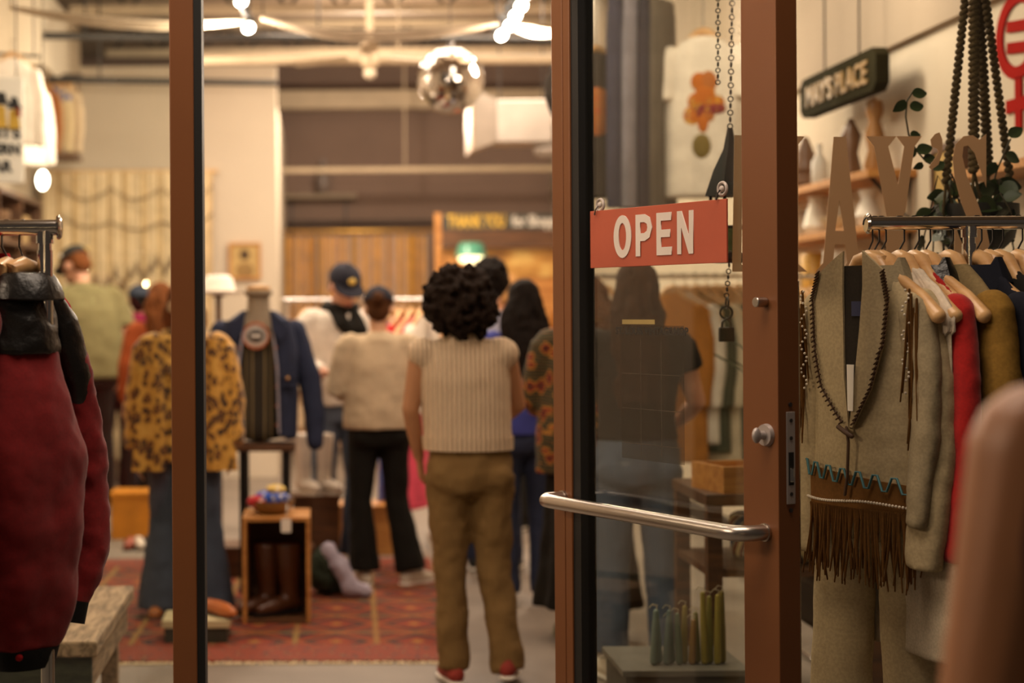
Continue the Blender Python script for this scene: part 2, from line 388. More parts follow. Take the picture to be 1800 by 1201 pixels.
# OPEN sign hung from two suction hooks on the inside of the glass
sign_red = M('sign_orange_red', '#b4543a', 0.55, var=0.10, scale=6)
sg = empty('open_sign', DA, DANG, 'orange-red plastic sign reading OPEN hung on the door glass', 'sign')
MB().bbox((0.161, 0.012, 1.576), (0.7135, 0.017, 1.727)).obj('board', sign_red, sg, False, bev=0.001)
sign_white = M('sign_lettering_white', '#dccfc4', 0.6, var=0.04)
def sans(ch):
    """bold sans capital strokes on a 0..1 x 0..1 box as closed outlines"""
    return {'P': [[(0, 0), (0.28, 0), (0.28, 0.36), (0.55, 0.36), (0.85, 0.44), (1, 0.68), (0.85, 0.92), (0.55, 1), (0, 1)], [(0.28, 0.55), (0.52, 0.55), (0.68, 0.60), (0.72, 0.68), (0.68, 0.77), (0.52, 0.81), (0.28, 0.81)]],
            'E': [[(0, 0), (1, 0), (1, 0.19), (0.3, 0.19), (0.3, 0.42), (0.9, 0.42), (0.9, 0.60), (0.3, 0.60), (0.3, 0.81), (0.98, 0.81), (0.98, 1), (0, 1)]],
            'N': [[(0, 0), (0.26, 0), (0.26, 0.62), (0.72, 0), (1, 0), (1, 1), (0.74, 1), (0.74, 0.40), (0.28, 1), (0, 1)]],
            'O': [[(0.5 + 0.5 * math.cos(2 * PI * i / 28), 0.5 + 0.52 * math.sin(2 * PI * i / 28)) for i in range(28)], [(0.5 + 0.22 * math.cos(2 * PI * i / 28), 0.5 + 0.33 * math.sin(2 * PI * i / 28)) for i in range(28)]]}[ch]
def flat_letter(name, loops, mat, parent, fit, y, ext=0.001):
    """curve-filled letter; fit(u,v) gives (x,z); holes are later loops"""
    c = bpy.data.curves.new(name, 'CURVE'); c.dimensions = '2D'; c.fill_mode = 'BOTH'; c.extrude = ext
    for lp_ in loops:
        sp = c.splines.new('POLY'); sp.points.add(len(lp_) - 1); sp.use_cyclic_u = True
        for p_, (u, v) in zip(sp.points, lp_): x, z = fit(u, v); p_.co = (x, z, 0, 1)
    o = bpy.data.objects.new(name, c); COL.objects.link(o); bpy.context.view_layer.update()
    me = bpy.data.meshes.new_from_object(o.evaluated_get(bpy.context.evaluated_depsgraph_get())); bpy.data.objects.remove(o)
    me.materials.clear(); me.materials.append(mat)
    o = bpy.data.objects.new(name, me); COL.objects.link(o); o.parent = parent; o.location = (0, y, 0); o.rotation_euler = (PI / 2, 0, 0)
    return o
for ch, x0, x1 in (('O', 0.268, 0.343), ('P', 0.362, 0.430), ('E', 0.448, 0.508), ('N', 0.530, 0.592)):
    flat_letter('letter', sans(ch), sign_white, sg, lambda u, v, a=x0, b=x1: (a + (b - a) * u, 1.601 + 0.106 * v), 0.0108)
clear_pl = M('clear_suction_plastic', '#b9aca4', 0.15, var=0.02)
for x, z in ((0.196, 1.742), (0.690, 1.752)):
    c = MB().torus((x, 0.020, z), 0.015, 0.004, 'Y', 20, 8).ell((x, 0.018, z), (0.008, 0.006, 0.008), 12, 8).obj('suction_cup', clear_pl, sg)
    MB().tube([(x, 0.012, z - 0.004), (x - 0.003, 0.006, z - 0.014), (x - 0.006, 0.006, z - 0.026), (x - 0.010, 0.008, z - 0.022)], 0.0018, 6).obj('hook', steel_dark, c)
# printed sheet lettering stuck on the door glass: a pale strip, a line of dark capitals and ruled boxes
pr = empty('printed_sheet', DA, DANG, 'dark printed sheet on the door glass headed ST. LOUIS VINTAGE HOP', 'poster')
sheet = thin_glass('smoky_film', tint=(0.74, 0.71, 0.68, 1), refl=0.25)
MB().bbox((0.262, 0.0362, 1.08), (0.52, 0.0370, 1.425)).obj('film', sheet, pr, False)
print_ink = M('print_ink', '#1d1613', 0.7); line_ink = M('rule_ink', '#4a3b32', 0.7)
MB().bbox((0.268, 0.0352, 1.428), (0.405, 0.0360, 1.440)).obj('tape', M('cream_tape', '#b9a063', 0.6), pr, False)
t_ = text('heading', 'ST. LOUIS VINTAGE HOP', 0.026, print_ink, pr, (0.24, 0.0352, 1.402), (PI / 2, 0, 0), 0.0004, bold=0.0012)
t_.scale = (0.30 / max(1e-6, t_.dimensions.x), 1, 1)
for z in (1.30, 1.21, 1.12): MB().bbox((0.266, 0.0352, z), (0.516, 0.0359, z + 0.0012)).obj('rule', line_ink, pr, False)
for x in (0.345, 0.43): MB().bbox((x, 0.0352, 1.09), (x + 0.0012, 0.0359, 1.39)).obj('rule', line_ink, pr, False)

# MAY'S lettering on the right-hand pane (YS): outlines traced at the pane's own depth
tan_vinyl = M('tan_vinyl', '#b08a62', 0.7, var=0.03)
may = empty('window_lettering', (0, YS - 0.006, 0), label="tan lettering reading MAY'S on the right shop window", cat='sign')
def trace(pts): return [(P(x, y, YS).x, P(x, y, YS).z) for x, y in pts]
LET = {
 'letter_m': [[(1290, 238), (1413, 240), (1402, 254), (1402, 464), (1418, 478), (1360, 478), (1372, 464), (1372, 300), (1340, 400), (1305, 300), (1302, 464), (1318, 478), (1286, 478)]],
 'letter_a': [[(1464, 241), (1486, 241), (1509, 462), (1521, 479), (1478, 479), (1488, 462), (1484, 430), (1466, 430), (1463, 462), (1473, 479), (1432, 479), (1446, 462)], [(1467, 406), (1482, 406), (1474, 352)]],
 'letter_y': [[(1521, 240), (1574, 240), (1560, 258), (1577, 325), (1588, 258), (1574, 240), (1619, 240), (1606, 258), (1590, 372), (1586, 380), (1586, 462), (1600, 479), (1545, 479), (1557, 462), (1557, 380), (1535, 258)]],
 'apostrophe': [[(1650, 233), (1642, 236), (1634, 246), (1636, 258), (1646, 262), (1648, 268), (1640, 282), (1631, 294), (1636, 299), (1648, 290), (1655, 270), (1655, 246)]],
 'letter_s': [[(1732, 236), (1732, 330), (1722, 300), (1712, 270), (1700, 256), (1692, 258), (1690, 275), (1698, 310), (1718, 360), (1732, 400), (1738, 430), (1736, 455), (1724, 476), (1704, 480), (1690, 474), (1676, 480), (1676, 392), (1686, 420), (1698, 446), (1708, 458), (1716, 450), (1714, 430), (1704, 398), (1688, 356), (1676, 310), (1673, 280), (1678, 254), (1692, 240), (1708, 238), (1720, 246)]],
}
for nm, loops in LET.items():
    flat_letter(nm, [trace(l) for l in loops], tan_vinyl, may, lambda u, v: (u, v), 0, 0.0008)
c2 = [(1440 + 22 * math.cos(a), 590 + 34 * math.sin(a)) for a in [2 * PI * i / 30 for i in range(30)]]
c3 = [(1442 + 13 * math.cos(a), 590 + 27 * math.sin(a)) for a in [2 * PI * i / 30 for i in range(30)]]
flat_letter('letter_o', [trace(c2), trace(c3)], tan_vinyl, may, lambda u, v: (u, v), 0, 0.0008)

# ================================================================== people
def skin(name, c): return M(name, c, 0.5, var=0.06, scale=5, trans=0.08)
skin_a = skin('skin_light', '#d3a07c'); skin_b = skin('skin_tan', '#b07c56'); skin_c = skin('skin_rosy', '#d8a084')
def hair_mat(name, c):
    m, nt, b = newmat(name); v = coords(nt, (40, 40, 9)); n = tex(nt, 'Noise', v, Scale=2.5, Detail=4.0)
    nt.links.new(ramp(nt, n.outputs['Fac'], [(0.3, shade(c, 0.55)), (0.7, shade(c, 1.6))]), b.inputs['Base Color'])
    b.inputs['Roughness'].default_value = 0.85; b.inputs['Specular IOR Level'].default_value = 0.15; bump(nt, b, n.outputs['Fac'], 0.5, 0.01); return m
hair_dark = hair_mat('hair_dark_brown', '#1e130c'); hair_brown = hair_mat('hair_brown', '#4a2c16'); hair_black = hair_mat('hair_black', '#150e0a')
hair_blond = hair_mat('hair_sandy', '#a87c4c'); hair_auburn = hair_mat('hair_auburn', '#6a3c1c')
eye_m = M('eye_dark', '#1c120c', 0.2); lip_m = M('lip', '#a4574a', 0.5)
sole_m = M('sneaker_sole', '#d9d2c6', 0.6); 
def smooth01(t): t = min(1, max(0, t)); return t * t * (3 - 2 * t)
ARM_DOWN = ((0.235, 0.03, 1.13), (0.245, -0.05, 0.88))
LEG_STD = ((0.095, -0.01, 0.49), (0.10, 0.02, 0.09))
TORSO = [(0.80, 0.150, 0.110), (0.86, 0.168, 0.122), (0.93, 0.168, 0.124), (1.00, 0.152, 0.110), (1.08, 0.142, 0.102), (1.17, 0.152, 0.110), (1.27, 0.168, 0.116), (1.34, 0.168, 0.106), (1.40, 0.140, 0.088), (1.44, 0.085, 0.066)]
def hand(mb, w, d, side, curl=0.5):
    """palm and five separate fingers continuing from wrist w along d; side is +1 or -1"""
    d = d.normalized(); lat = Vector((0, -1, 0)); lat = (lat - d * lat.dot(d)).normalized(); nrm = d.cross(lat) * side     # lat: thumb side (forward); nrm: palm faces the body
    if nrm.x * side > 0: nrm = -nrm
    p = w + d * 0.05
    mb.tube([w - d * 0.01, w + d * 0.03, w + d * 0.085], [0.024, 0.034, 0.036], 12, flat=0.45, up=nrm)
    for i, (off, ln) in enumerate(((0.030, 0.072), (0.010, 0.080), (-0.010, 0.074), (-0.029, 0.058))):
        a = w + d * 0.085 + lat * off; d1 = (d + nrm * curl * 0.5).normalized(); d2 = (d + nrm * curl * 1.5).normalized()
        mb.tube([a - d * 0.02, a + d1 * ln * 0.5, a + d1 * ln * 0.5 + d2 * ln * 0.5], [0.0098, 0.009, 0.0072], 8)
    a = w + d * 0.03 + lat * 0.026; t1 = (d * 0.7 + lat * 0.7 + nrm * 0.2).normalized(); t2 = (d + lat * 0.25 + nrm * 0.3).normalized()
    mb.tube([a - t1 * 0.01, a + t1 * 0.035, a + t1 * 0.035 + t2 * 0.03], [0.013, 0.0105, 0.008], 8)
def person(label, px, foot_py, H, yaw, skin_m, top, bottom, shoe=None, hair=None, cap=None, arms=None, legs=None, lean=0, head=(0, 0), bulk=1.0, shoulder=1.0, Y=None, group=None, shift=(0, 0), curl=0.5, neck_r=0.05, cat='person', name='person', face=True, extra=None, sway=0.0):
    """yaw 0 faces the camera, 180 shows the back; arms/legs per local side '+' and '-'"""
    if Y is None: Y = F * EYE / (foot_py - VY + ROLL * (px - VX))
    base = P(px, VY + EYE * S(Y), Y); base.z = 0
    k = H / 1.70
    root = empty(name, base, math.radians(yaw), label, cat, group, k)
    arms = arms or {}; legs = legs or {}
    A = {}; L = {}
    for sg_, q in (('+', 1), ('-', -1)):
        e, w = arms.get(sg_, ARM_DOWN); e, w = Vector(e), Vector(w); e.x *= q; w.x *= q; A[sg_] = (Vector((0.172 * shoulder * q, 0.01, 1.375)), e, w)
        kn, an = legs.get(sg_, LEG_STD); kn, an = Vector(kn), Vector(an); kn.x *= q; an.x *= q; L[sg_] = (Vector((0.085 * q, 0, 0.88)), kn, an)
    la = math.radians(lean)
    def warp(p):                                        # bend the upper body forward and to a side about the hips
        if p.z < 0.9: return p
        t = smooth01((p.z - 0.9) / 0.5) * la
        R = Matrix.Rotation(t, 3, 'X'); q = R @ (p - Vector((0, 0, 0.95))) + Vector((0, 0, 0.95))
        q.x += sway * (p.z - 0.9); return q
    HC = Vector((0, 0.012, 1.475)); HR = Matrix.Rotation(math.radians(head[0]), 3, 'Z') @ Matrix.Rotation(math.radians(head[1]), 3, 'X')
    def hw(p): return warp(HR @ (p - HC) + HC)
    # skin: head, neck, arms and hands, and legs where the outfit leaves them bare: one continuous mesh
    b = MB(); b.w = hw
    b.ell((0, 0.018, 1.605), (0.076, 0.096, 0.100)); b.ell((0, -0.028, 1.545), (0.058, 0.066, 0.070))
    b.ell((0, -0.058, 1.512), (0.030, 0.028, 0.024), 10, 8)
    if face:
        b.tube([(0, -0.082, 1.60), (0, -0.104, 1.565)], [0.009, 0.015], 8); b.tube([(-0.045, -0.074, 1.622), (0.045, -0.074, 1.622)], 0.012, 8)
    for q in (1, -1): b.ell((0.078 * q, 0.01, 1.578), (0.010, 0.020, 0.030), 10, 8)
    b.w = warp
    b.tube([(0, 0.025, 1.36), (0, 0.018, 1.45), (0, 0.005, 1.53)], [0.07, neck_r, neck_r], 14)
    b.loft([(0, 0.0, z, rx * 0.86 * bulk, ry * 0.84 * bulk) for z, rx, ry in TORSO[5:]], 20)
    for sg_, q in (('+', 1), ('-', -1)):
        s0, e, w = A[sg_]; m = top.get('arm', 1.0)
        b.tube([s0, s0.lerp(e, 0.45), e, e.lerp(w, 0.35), w], [0.054 * m, 0.047 * m, 0.039 * m, 0.038 * m, 0.025], 12)
        hand(b, w, w - e, q, curl)
    if bottom.get('bare'):
        for sg_ in '+-':
            h, kn, an = L[sg_]; b.tube([h, kn, kn.lerp(an, 0.4), an], [0.08, 0.052, 0.050, 0.034], 12)
        b.loft([(0, 0.0, z, rx * 0.86, ry * 0.84) for z, rx, ry in TORSO], 20)
    else:
        for sg_ in '+-':
            h, kn, an = L[sg_]; b2 = MB().tube([an + Vector((0, 0, 0.06)), an + Vector((0, 0, -0.03))], [0.036, 0.036], 12); b.v += b2.v if False else []
    body = b.obj('body', skin_m, root, remesh=0.0085)
    body['label'] = 'head, neck, arms and hands'
    if face:
        for q in (1, -1):
            e_ = MB(); e_.w = hw; e_.ell((0.030 * q, -0.086, 1.603), (0.012, 0.009, 0.007), 8, 6).obj('eye', eye_m, body)
        mo = MB(); mo.w = hw; mo.ell((0, -0.090, 1.532), (0.022, 0.008, 0.006), 8, 6).obj('mouth', lip_m, body)
    # top
    t = MB(); t.w = warp
    hem, ease, flare = top.get('hem', 0.92), top.get('ease', 0.022), top.get('flare', 0.0)
    rs = []
    zs = [hem] + [z for z, _, _ in TORSO if z > hem + 0.03]
    def dims(z):
        for (z0, a0, c0), (z1, a1, c1) in zip(TORSO, TORSO[1:]):
            if z0 <= z <= z1: u = (z - z0) / (z1 - z0); return a0 + (a1 - a0) * u, c0 + (c1 - c0) * u
        return TORSO[0][1:] if z < TORSO[0][0] else TORSO[-1][1:]
    boxy = top.get('boxy', 0.0)
    for z in zs:
        rx, ry = dims(z); u = smooth01((1.34 - z) / 0.4)
        rx = rx + (max(rx, 0.172) - rx) * boxy * (1 if z < 1.34 else 0); ry = ry + (max(ry, 0.125) - ry) * boxy * (1 if z < 1.34 else 0)
        rs.append((0, 0, z, rx * bulk + ease + flare * u, ry * bulk + ease + flare * u))
    t.loft(rs, 28, folds=top.get('folds', 0), amp=(top.get('famp', 0.0), 0.0))
    ncol = top.get('collar', 0.0)
    t.tube([(0, 0.02, 1.40), (0, 0.018, 1.455 + ncol)], [0.105, neck_r + 0.014 + 0.3 * ncol], 18, round_ends=False)
    sl = top.get('sleeve', 1.0); sr = top.get('sr', 0.020)
    for sg_, q in (('+', 1), ('-', -1)):
        s0, e, w = A[sg_]; t.ell(s0 - Vector((0.012 * q, 0, 0.0)), (0.058 + sr * 0.8, 0.060 + sr * 0.8, 0.060 + sr * 0.6), 14, 10)
        if sl <= 0: continue
        if sl <= 0.55: t.tube([s0, s0.lerp(e, sl / 0.5)], [0.056 + sr, 0.056 + sr * 1.3], 14, round_ends=False)
        else:
            u = (sl - 0.5) / 0.5
            t.tube([s0, s0.lerp(e, 0.5), e, e.lerp(w, 0.5 * u), e.lerp(w, u)], [0.056 + sr, 0.050 + sr * 1.1, 0.044 + sr * 1.15, 0.040 + sr * 1.1, 0.030 + sr * top.get('cuff', 0.7)], 14, round_ends=False)
    tp = t.obj(top.get('name', 'shirt'), top['mat'], root, remesh=top.get('vox', 0.011), disp=top.get('disp', 0.012), dscale=top.get('ds', 0.09))
    if top.get('rib'):
        rb = MB(); rb.w = warp; rx, ry = rs[0][3], rs[0][4]
        rb.loft([(0, 0, hem - 0.01, rx * 0.99, ry * 0.99), (0, 0, hem + 0.045, rx * 1.012, ry * 1.012)], 28).obj('hem_band', top['rib'], tp)
    # bottom
    kind = bottom.get('kind', 'trousers'); g = MB(); wst = bottom.get('waist', 1.0)
    if kind == 'trousers':
        wd = bottom.get('w', 1.0); fl = bottom.get('hem_r', 0.075); low = bottom.get('low', 0.06)
        g.loft([(0, 0.004, 0.80, 0.158 * bulk, 0.118 * bulk), (0, 0.006, 0.86, 0.176 * bulk, 0.132 * bulk), (0, 0.004, 0.93, 0.174 * bulk, 0.130 * bulk), (0, 0, wst, 0.156 * bulk, 0.114 * bulk)], 26)
        for sg_, q in (('+', 1), ('-', -1)):
            h, kn, an = L[sg_]; end = Vector((an.x, an.y, low))
            g.tube([Vector((h.x, h.y + 0.005, 0.86)), h.lerp(kn, 0.35), kn, kn.lerp(end, 0.5), end], [0.098 * wd, 0.086 * wd, 0.068 * wd, (0.066 * wd + fl) * 0.5, fl], 18, round_ends=False)
            g.ell((h.x, 0.055, 0.86), (0.085, 0.075, 0.085), 14, 10)
    else:
        bt = bottom.get('low', 0.12); fl = bottom.get('hem_r', 0.24)
        g.loft([(0, 0, bt, fl, fl * 0.8), (0, 0, 0.4, fl * 0.86, fl * 0.7), (0, 0, 0.7, 0.19, 0.15), (0, 0.004, 0.88, 0.178, 0.134), (0, 0, wst, 0.156, 0.114)], 40, folds=9, amp=(0.07, 0.0))
    g.obj(bottom.get('name', kind), bottom['mat'], root, remesh=bottom.get('vox', 0.012), disp=bottom.get('disp', 0.014), dscale=0.1)
    # shoes
    if shoe:
        for sg_, q in (('+', 1), ('-', -1)):
            h, kn, an = L[sg_]; tw = shoe.get('twist', {}).get(sg_, 12 * q); R = Matrix.Rotation(math.radians(tw), 3, 'Z')
            def sw(p, an=an, R=R): return R @ p + Vector((an.x, an.y, an.z - 0.09))
            u = MB(); u.w = sw
            u.tube([(0, 0.045, 0.045), (0, 0.0, 0.055), (0, -0.07, 0.045), (0, -0.135, 0.034)], [0.036, 0.042, 0.042, 0.034], 12); u.tube([(0, 0.01, 0.05), (0, 0.015, 0.10)], [0.040, 0.040], 12, round_ends=False)
            so = u.obj('shoe', shoe['mat'], root, remesh=0.009)
            v = MB(); v.w = sw
            v.tube([(0, 0.05, 0.013), (0, 0, 0.013), (0, -0.08, 0.013), (0, -0.14, 0.013)], [0.036, 0.040, 0.045, 0.036], 14, flat=0.32).obj('sole', shoe.get('sole', sole_m), so)
            if shoe.get('laces'):
                l = MB(); l.w = sw
                for yy, zz in ((-0.03, 0.097), (-0.055, 0.090), (-0.08, 0.083)): l.tube([(-0.028, yy, zz - 0.012), (0, yy, zz), (0.028, yy, zz - 0.012)], 0.004, 6)
                l.obj('laces', shoe['laces'], so)
    # hair
    if hair:
        st = hair['style']; hm = hair['mat']; hb = MB(); hb.w = hw; rng = random.Random(hair.get('seed', 3)); vox = 0.010
        if st == 'short':
            hb.ell((0, 0.030, 1.630), (0.084, 0.096, 0.088)); hb.ell((0, 0.066, 1.575), (0.074, 0.052, 0.075))
        elif st == 'curly':
            R0 = hair.get('r', (0.145, 0.125, 0.15)); c0 = hair.get('c', (0, 0.045, 1.60))
            hb.ell(c0, tuple(x * 0.86 for x in R0))
            for i in range(620):
                z = rng.uniform(-1, 1); a = rng.uniform(0, 2 * PI); q = math.sqrt(1 - z * z); n = Vector((q * math.cos(a), q * math.sin(a), z))
                if n.y < -0.55 and z < 0.45: continue
                d_ = rng.uniform(0.86, 1.05); hb.ell(Vector(c0) + Vector((n.x * R0[0], n.y * R0[1], n.z * R0[2])) * d_, rng.uniform(0.009, 0.018), 6, 5)
            vox = 0.0065
        elif st == 'long':
            ln = hair.get('len', 1.15); wv = hair.get('wave', 0.0)
            hb.ell((0, 0.032, 1.632), (0.087, 0.098, 0.090))
            rr = []
            n = 9
            for i in range(n):
                t_ = i / (n - 1); z = 1.62 + (ln - 1.62) * t_
                rr.append((wv * math.sin(6 * t_), 0.060 + 0.05 * smooth01(t_ * 1.5), z, 0.088 + hair.get('fluff', 0.03) * math.sin(PI * min(1, t_ * 1.1)), 0.066 + 0.010 * t_))
            hb.loft(rr[::-1], 30, folds=9, amp=(0.10, 0.02))
            for i in range(40 if wv else 14):
                a = rng.uniform(-1.25, 1.25); t_ = rng.uniform(0.1, 1.0); z = 1.62 + (ln - 1.62) * t_
                hb.tube([(0.085 * math.sin(a), 0.06 + 0.075 * math.cos(a), z + 0.06), (0.10 * math.sin(a) + rng.uniform(-.015, .015), 0.075 + 0.085 * math.cos(a), z), (0.095 * math.sin(a), 0.07 + 0.08 * math.cos(a), z - 0.06)], [0.012, 0.017, 0.008], 7)
        elif st == 'bun':
            hb.ell((0, 0.030, 1.630), (0.083, 0.095, 0.086)); hb.ell((0, 0.062, 1.57), (0.070, 0.052, 0.068)); hb.ell((0, 0.13, 1.625), (0.036, 0.032, 0.038))
        hb.obj('hair', hm, root, remesh=vox, disp=hair.get('disp', 0.014), dscale=0.03)
    if cap:
        c = MB(); c.w = hw; prof = []
        for i in range(9):
            a = PI / 2 * i / 8; prof.append([(0.091 * math.cos(a) * math.cos(2 * PI * j / 24), 0.022 + 0.107 * math.cos(a) * math.sin(2 * PI * j / 24), 1.628 + 0.092 * max(0.02, math.sin(a))) for j in range(24)])
        prof[-1] = [(p[0], p[1], 1.722) for p in [(0.008 * math.cos(2 * PI * j / 24), 0.022 + 0.008 * math.sin(2 * PI * j / 24)) for j in range(24)]]
        cr = c.rings(prof).obj('cap', cap['mat'], root)
        if not cap.get('beanie'):
            bq = cap.get('brim', 0); R = Matrix.Rotation(math.radians(bq), 3, 'Z')
            br = MB(); br.w = lambda p: hw(R @ (p - Vector((0, 0.02, 0))) + Vector((0, 0.02, 0)))
            out = []
            for i in range(13):
                a = -PI / 2 + (i - 6) / 6 * 1.15; out.append((a, 0.075, 0.095, 0.088, 0.165))
            top_, bot = [], []
            vs = []; fs = []
            for i, (a, _, _, _, _) in enumerate(out):
                ca, sa = math.cos(a), math.sin(a); ex = 0.075 * max(0, math.cos((i - 6) / 6 * PI / 2))
                for (r1, r2, dz) in ((0.086, 0.100, 0.0), (0.086 + ex * 0.9, 0.100 + ex, -0.016 - 0.01 * abs(ca))):
                    for th in (0.0, 0.007): vs.append((r1 * ca, 0.02 + r2 * sa, 1.636 + dz + th))
            for i in range(12):
                a0, b0 = i * 4, (i + 1) * 4
                fs += [(a0, b0, b0 + 2, a0 + 2), (a0 + 1, a0 + 3, b0 + 3, b0 + 1), (a0 + 2, b0 + 2, b0 + 3, a0 + 3), (a0, a0 + 1, b0 + 1, b0)]
            fs += [(0, 2, 3, 1), (48, 49, 51, 50)]
            br._add(vs, fs).obj('brim', cap['mat'], cr)
            bt_ = MB(); bt_.w = hw; bt_.ell((0, 0.022, 1.724), (0.009, 0.009, 0.006), 10, 6).obj('button', cap['mat'], cr)
            if cap.get('logo'):
                lg = MB(); lg.w = hw; lg.ell((0.0, -0.072, 1.672), (0.024, 0.010, 0.020), 12, 8, rot=(-0.35, 0, 0)).obj('logo', cap['logo'], cr)
            if cap.get('patch'):
                for q, mm in cap['patch']:
                    lg = MB(); lg.w = hw; lg.ell(q, (0.012, 0.012, 0.012), 10, 6).obj('patch', mm, cr)
    if extra: extra(root, warp, A)
    return root

# ------------------------------------------------------------------ patterned fabrics
def leopard():
    m, nt, b = newmat('leopard_print'); v = coords(nt, (1, 1, 0.8))
    nz = tex(nt, 'Noise', v, Scale=14.0, Detail=2.0)
    add = nt.nodes.new('ShaderNodeVectorMath'); add.operation = 'MULTIPLY_ADD'; add.inputs[1].default_value = (0.05,) * 3
    nt.links.new(nz.outputs['Color'], add.inputs[0]); nt.links.new(v, add.inputs[2])
    vo = tex(nt, 'Voronoi', add.outputs[0], Scale=27.0)
    col = ramp(nt, vo.outputs['Distance'], [(0.0, '#8a5a1c'), (0.24, '#7a4a14'), (0.30, '#2a1a0c'), (0.42, '#2e1c0c'), (0.50, '#b8842c'), (1.0, '#d2a24a')])
    nt.links.new(col, b.inputs['Base Color']); b.inputs['Roughness'].default_value = 0.8; b.inputs['Sheen Weight'].default_value = 0.2
    bump(nt, b, tex(nt, 'Noise', v, Scale=120.0).outputs['Fac'], 0.3, 0.005); return m
def knit(name, c):
    m, nt, b = newmat(name); v = coords(nt)
    w = tex(nt, 'Wave', v, Scale=16.0, Distortion=1.2, wave_type='BANDS', bands_direction='X'); w.inputs['Detail Scale'].default_value = 3.0
    w2 = tex(nt, 'Wave', v, Scale=46.0, Distortion=1.0, wave_type='BANDS', bands_direction='Z')
    f = mixc(nt, 0.4, w.outputs['Color'], w2.outputs['Color'], 'MULTIPLY')
    col = ramp(nt, f, [(0.0, shade(c, 0.72)), (0.5, shade(c, 1.0)), (1.0, shade(c, 1.1))])
    nt.links.new(col, b.inputs['Base Color']); b.inputs['Roughness'].default_value = 0.95
    bump(nt, b, f, 0.9, 0.012); return m
def tribal():
    m, nt, b = newmat('patterned_knit'); v = coords(nt, (1, 1, 1))
    vo = tex(nt, 'Voronoi', v, Scale=14.0, distance='MANHATTAN'); wv = tex(nt, 'Wave', v, Scale=11.0, Distortion=2.0, wave_type='RINGS')
    a = ramp(nt, vo.outputs['Distance'], [(0.0, '#a8281c'), (0.16, '#16100c'), (0.34, '#8c1c14'), (0.52, '#c8882c'), (0.66, '#2c3a1c')], 'CONSTANT')
    c_ = ramp(nt, wv.outputs['Fac'], [(0.0, '#120d0a'), (0.25, '#8c1f16'), (0.45, '#b8862c'), (0.55, '#1c2a1c'), (0.8, '#120d0a')], 'CONSTANT')
    nt.links.new(mixc(nt, 0.5, a, c_), b.inputs['Base Color']); b.inputs['Roughness'].default_value = 0.9; return m
def floral(name, base, c2, c3, scale=16.0):
    m, nt, b = newmat(name); v = coords(nt)
    vo = tex(nt, 'Voronoi', v, Scale=scale); nz = tex(nt, 'Noise', v, Scale=scale * 0.8)
    a = ramp(nt, vo.outputs['Distance'], [(0.0, c3), (0.22, c2), (0.40, base)], 'CONSTANT')
    nt.links.new(mixc(nt, ramp(nt, nz.outputs['Fac'], [(0.45, (0, 0, 0, 1)), (0.55, (1, 1, 1, 1))]), base, a), b.inputs['Base Color']); b.inputs['Roughness'].default_value = 0.85; return m
LEO = leopard(); KNIT = knit('cable_knit_cream', '#e6caa8'); TRIBAL = tribal()
f_olive = fabric('olive_jersey', '#7c7450', 200); f_black = fabric('black_twill', '#17140f', 260, bmp=0.1); f_khaki = fabric('khaki_twill', '#775c36', 300, var=0.10)
f_cream = fabric('cream_sweater', '#c9b394', 180, bmp=0.25); f_white = fabric('white_cotton', '#ddd2c4', 220); f_denim = fabric('blue_denim', '#444e5e', 320, var=0.25)
f_ddenim = fabric('dark_denim', '#2a3046', 320, var=0.2); f_grey = fabric('grey_jersey', '#6a6058', 200); f_lblue = fabric('pale_blue_shirt', '#b4b8d0', 240)
f_blue = fabric('cobalt_cotton', '#3a3f86', 240); f_navy = fabric('navy_cap_cloth', '#25252f', 240); f_charcoal = fabric('charcoal_cap_cloth', '#2c2b28', 240)
f_magenta = fabric('magenta_knit', '#8c2048', 160); f_rust = fabric('rust_wool', '#9a4a24', 160); f_slate = fabric('slate_wool', '#3c4250', 160)
f_plum = fabric('plum_jersey', '#2a1620', 220); f_ldenim = fabric('washed_denim', '#5a6578', 320, var=0.2)
logo_gold = M('gold_thread', '#d8b458', 0.6); logo_white = M('white_thread', '#ddd8cc', 0.6)

# vest woman in the middle of the doorway
person('person in cream cable-knit vest and khaki trousers, dark curly hair, seen from behind', 828, 1200, 1.60, 180, skin_b,
       dict(mat=KNIT, name='knit_vest', hem=0.985, ease=0.022, flare=0.002, boxy=0.7, sleeve=0.0, sr=0.018, collar=0.016, disp=0.010, rib=KNIT, arm=0.95),
       dict(mat=f_khaki, w=1.05, hem_r=0.068, low=0.06, waist=1.03, disp=0.03),
       shoe=dict(mat=M('red_suede', '#8c2c20', 0.8), laces=sole_m), hair=dict(style='curly', mat=hair_dark, r=(0.150, 0.135, 0.160), c=(0, 0.05, 1.585), disp=0.006),
       arms={'+': ((0.232, 0.0, 1.14), (0.205, -0.09, 0.94)), '-': ((0.225, -0.08, 1.15), (0.12, -0.24, 1.06))},
       legs={'+': ((0.085, 0.0, 0.49), (0.075, 0.02, 0.09)), '-': ((0.10, -0.01, 0.49), (0.15, 0.06, 0.12))}, shoulder=1.02, bulk=1.0, sway=0.055)
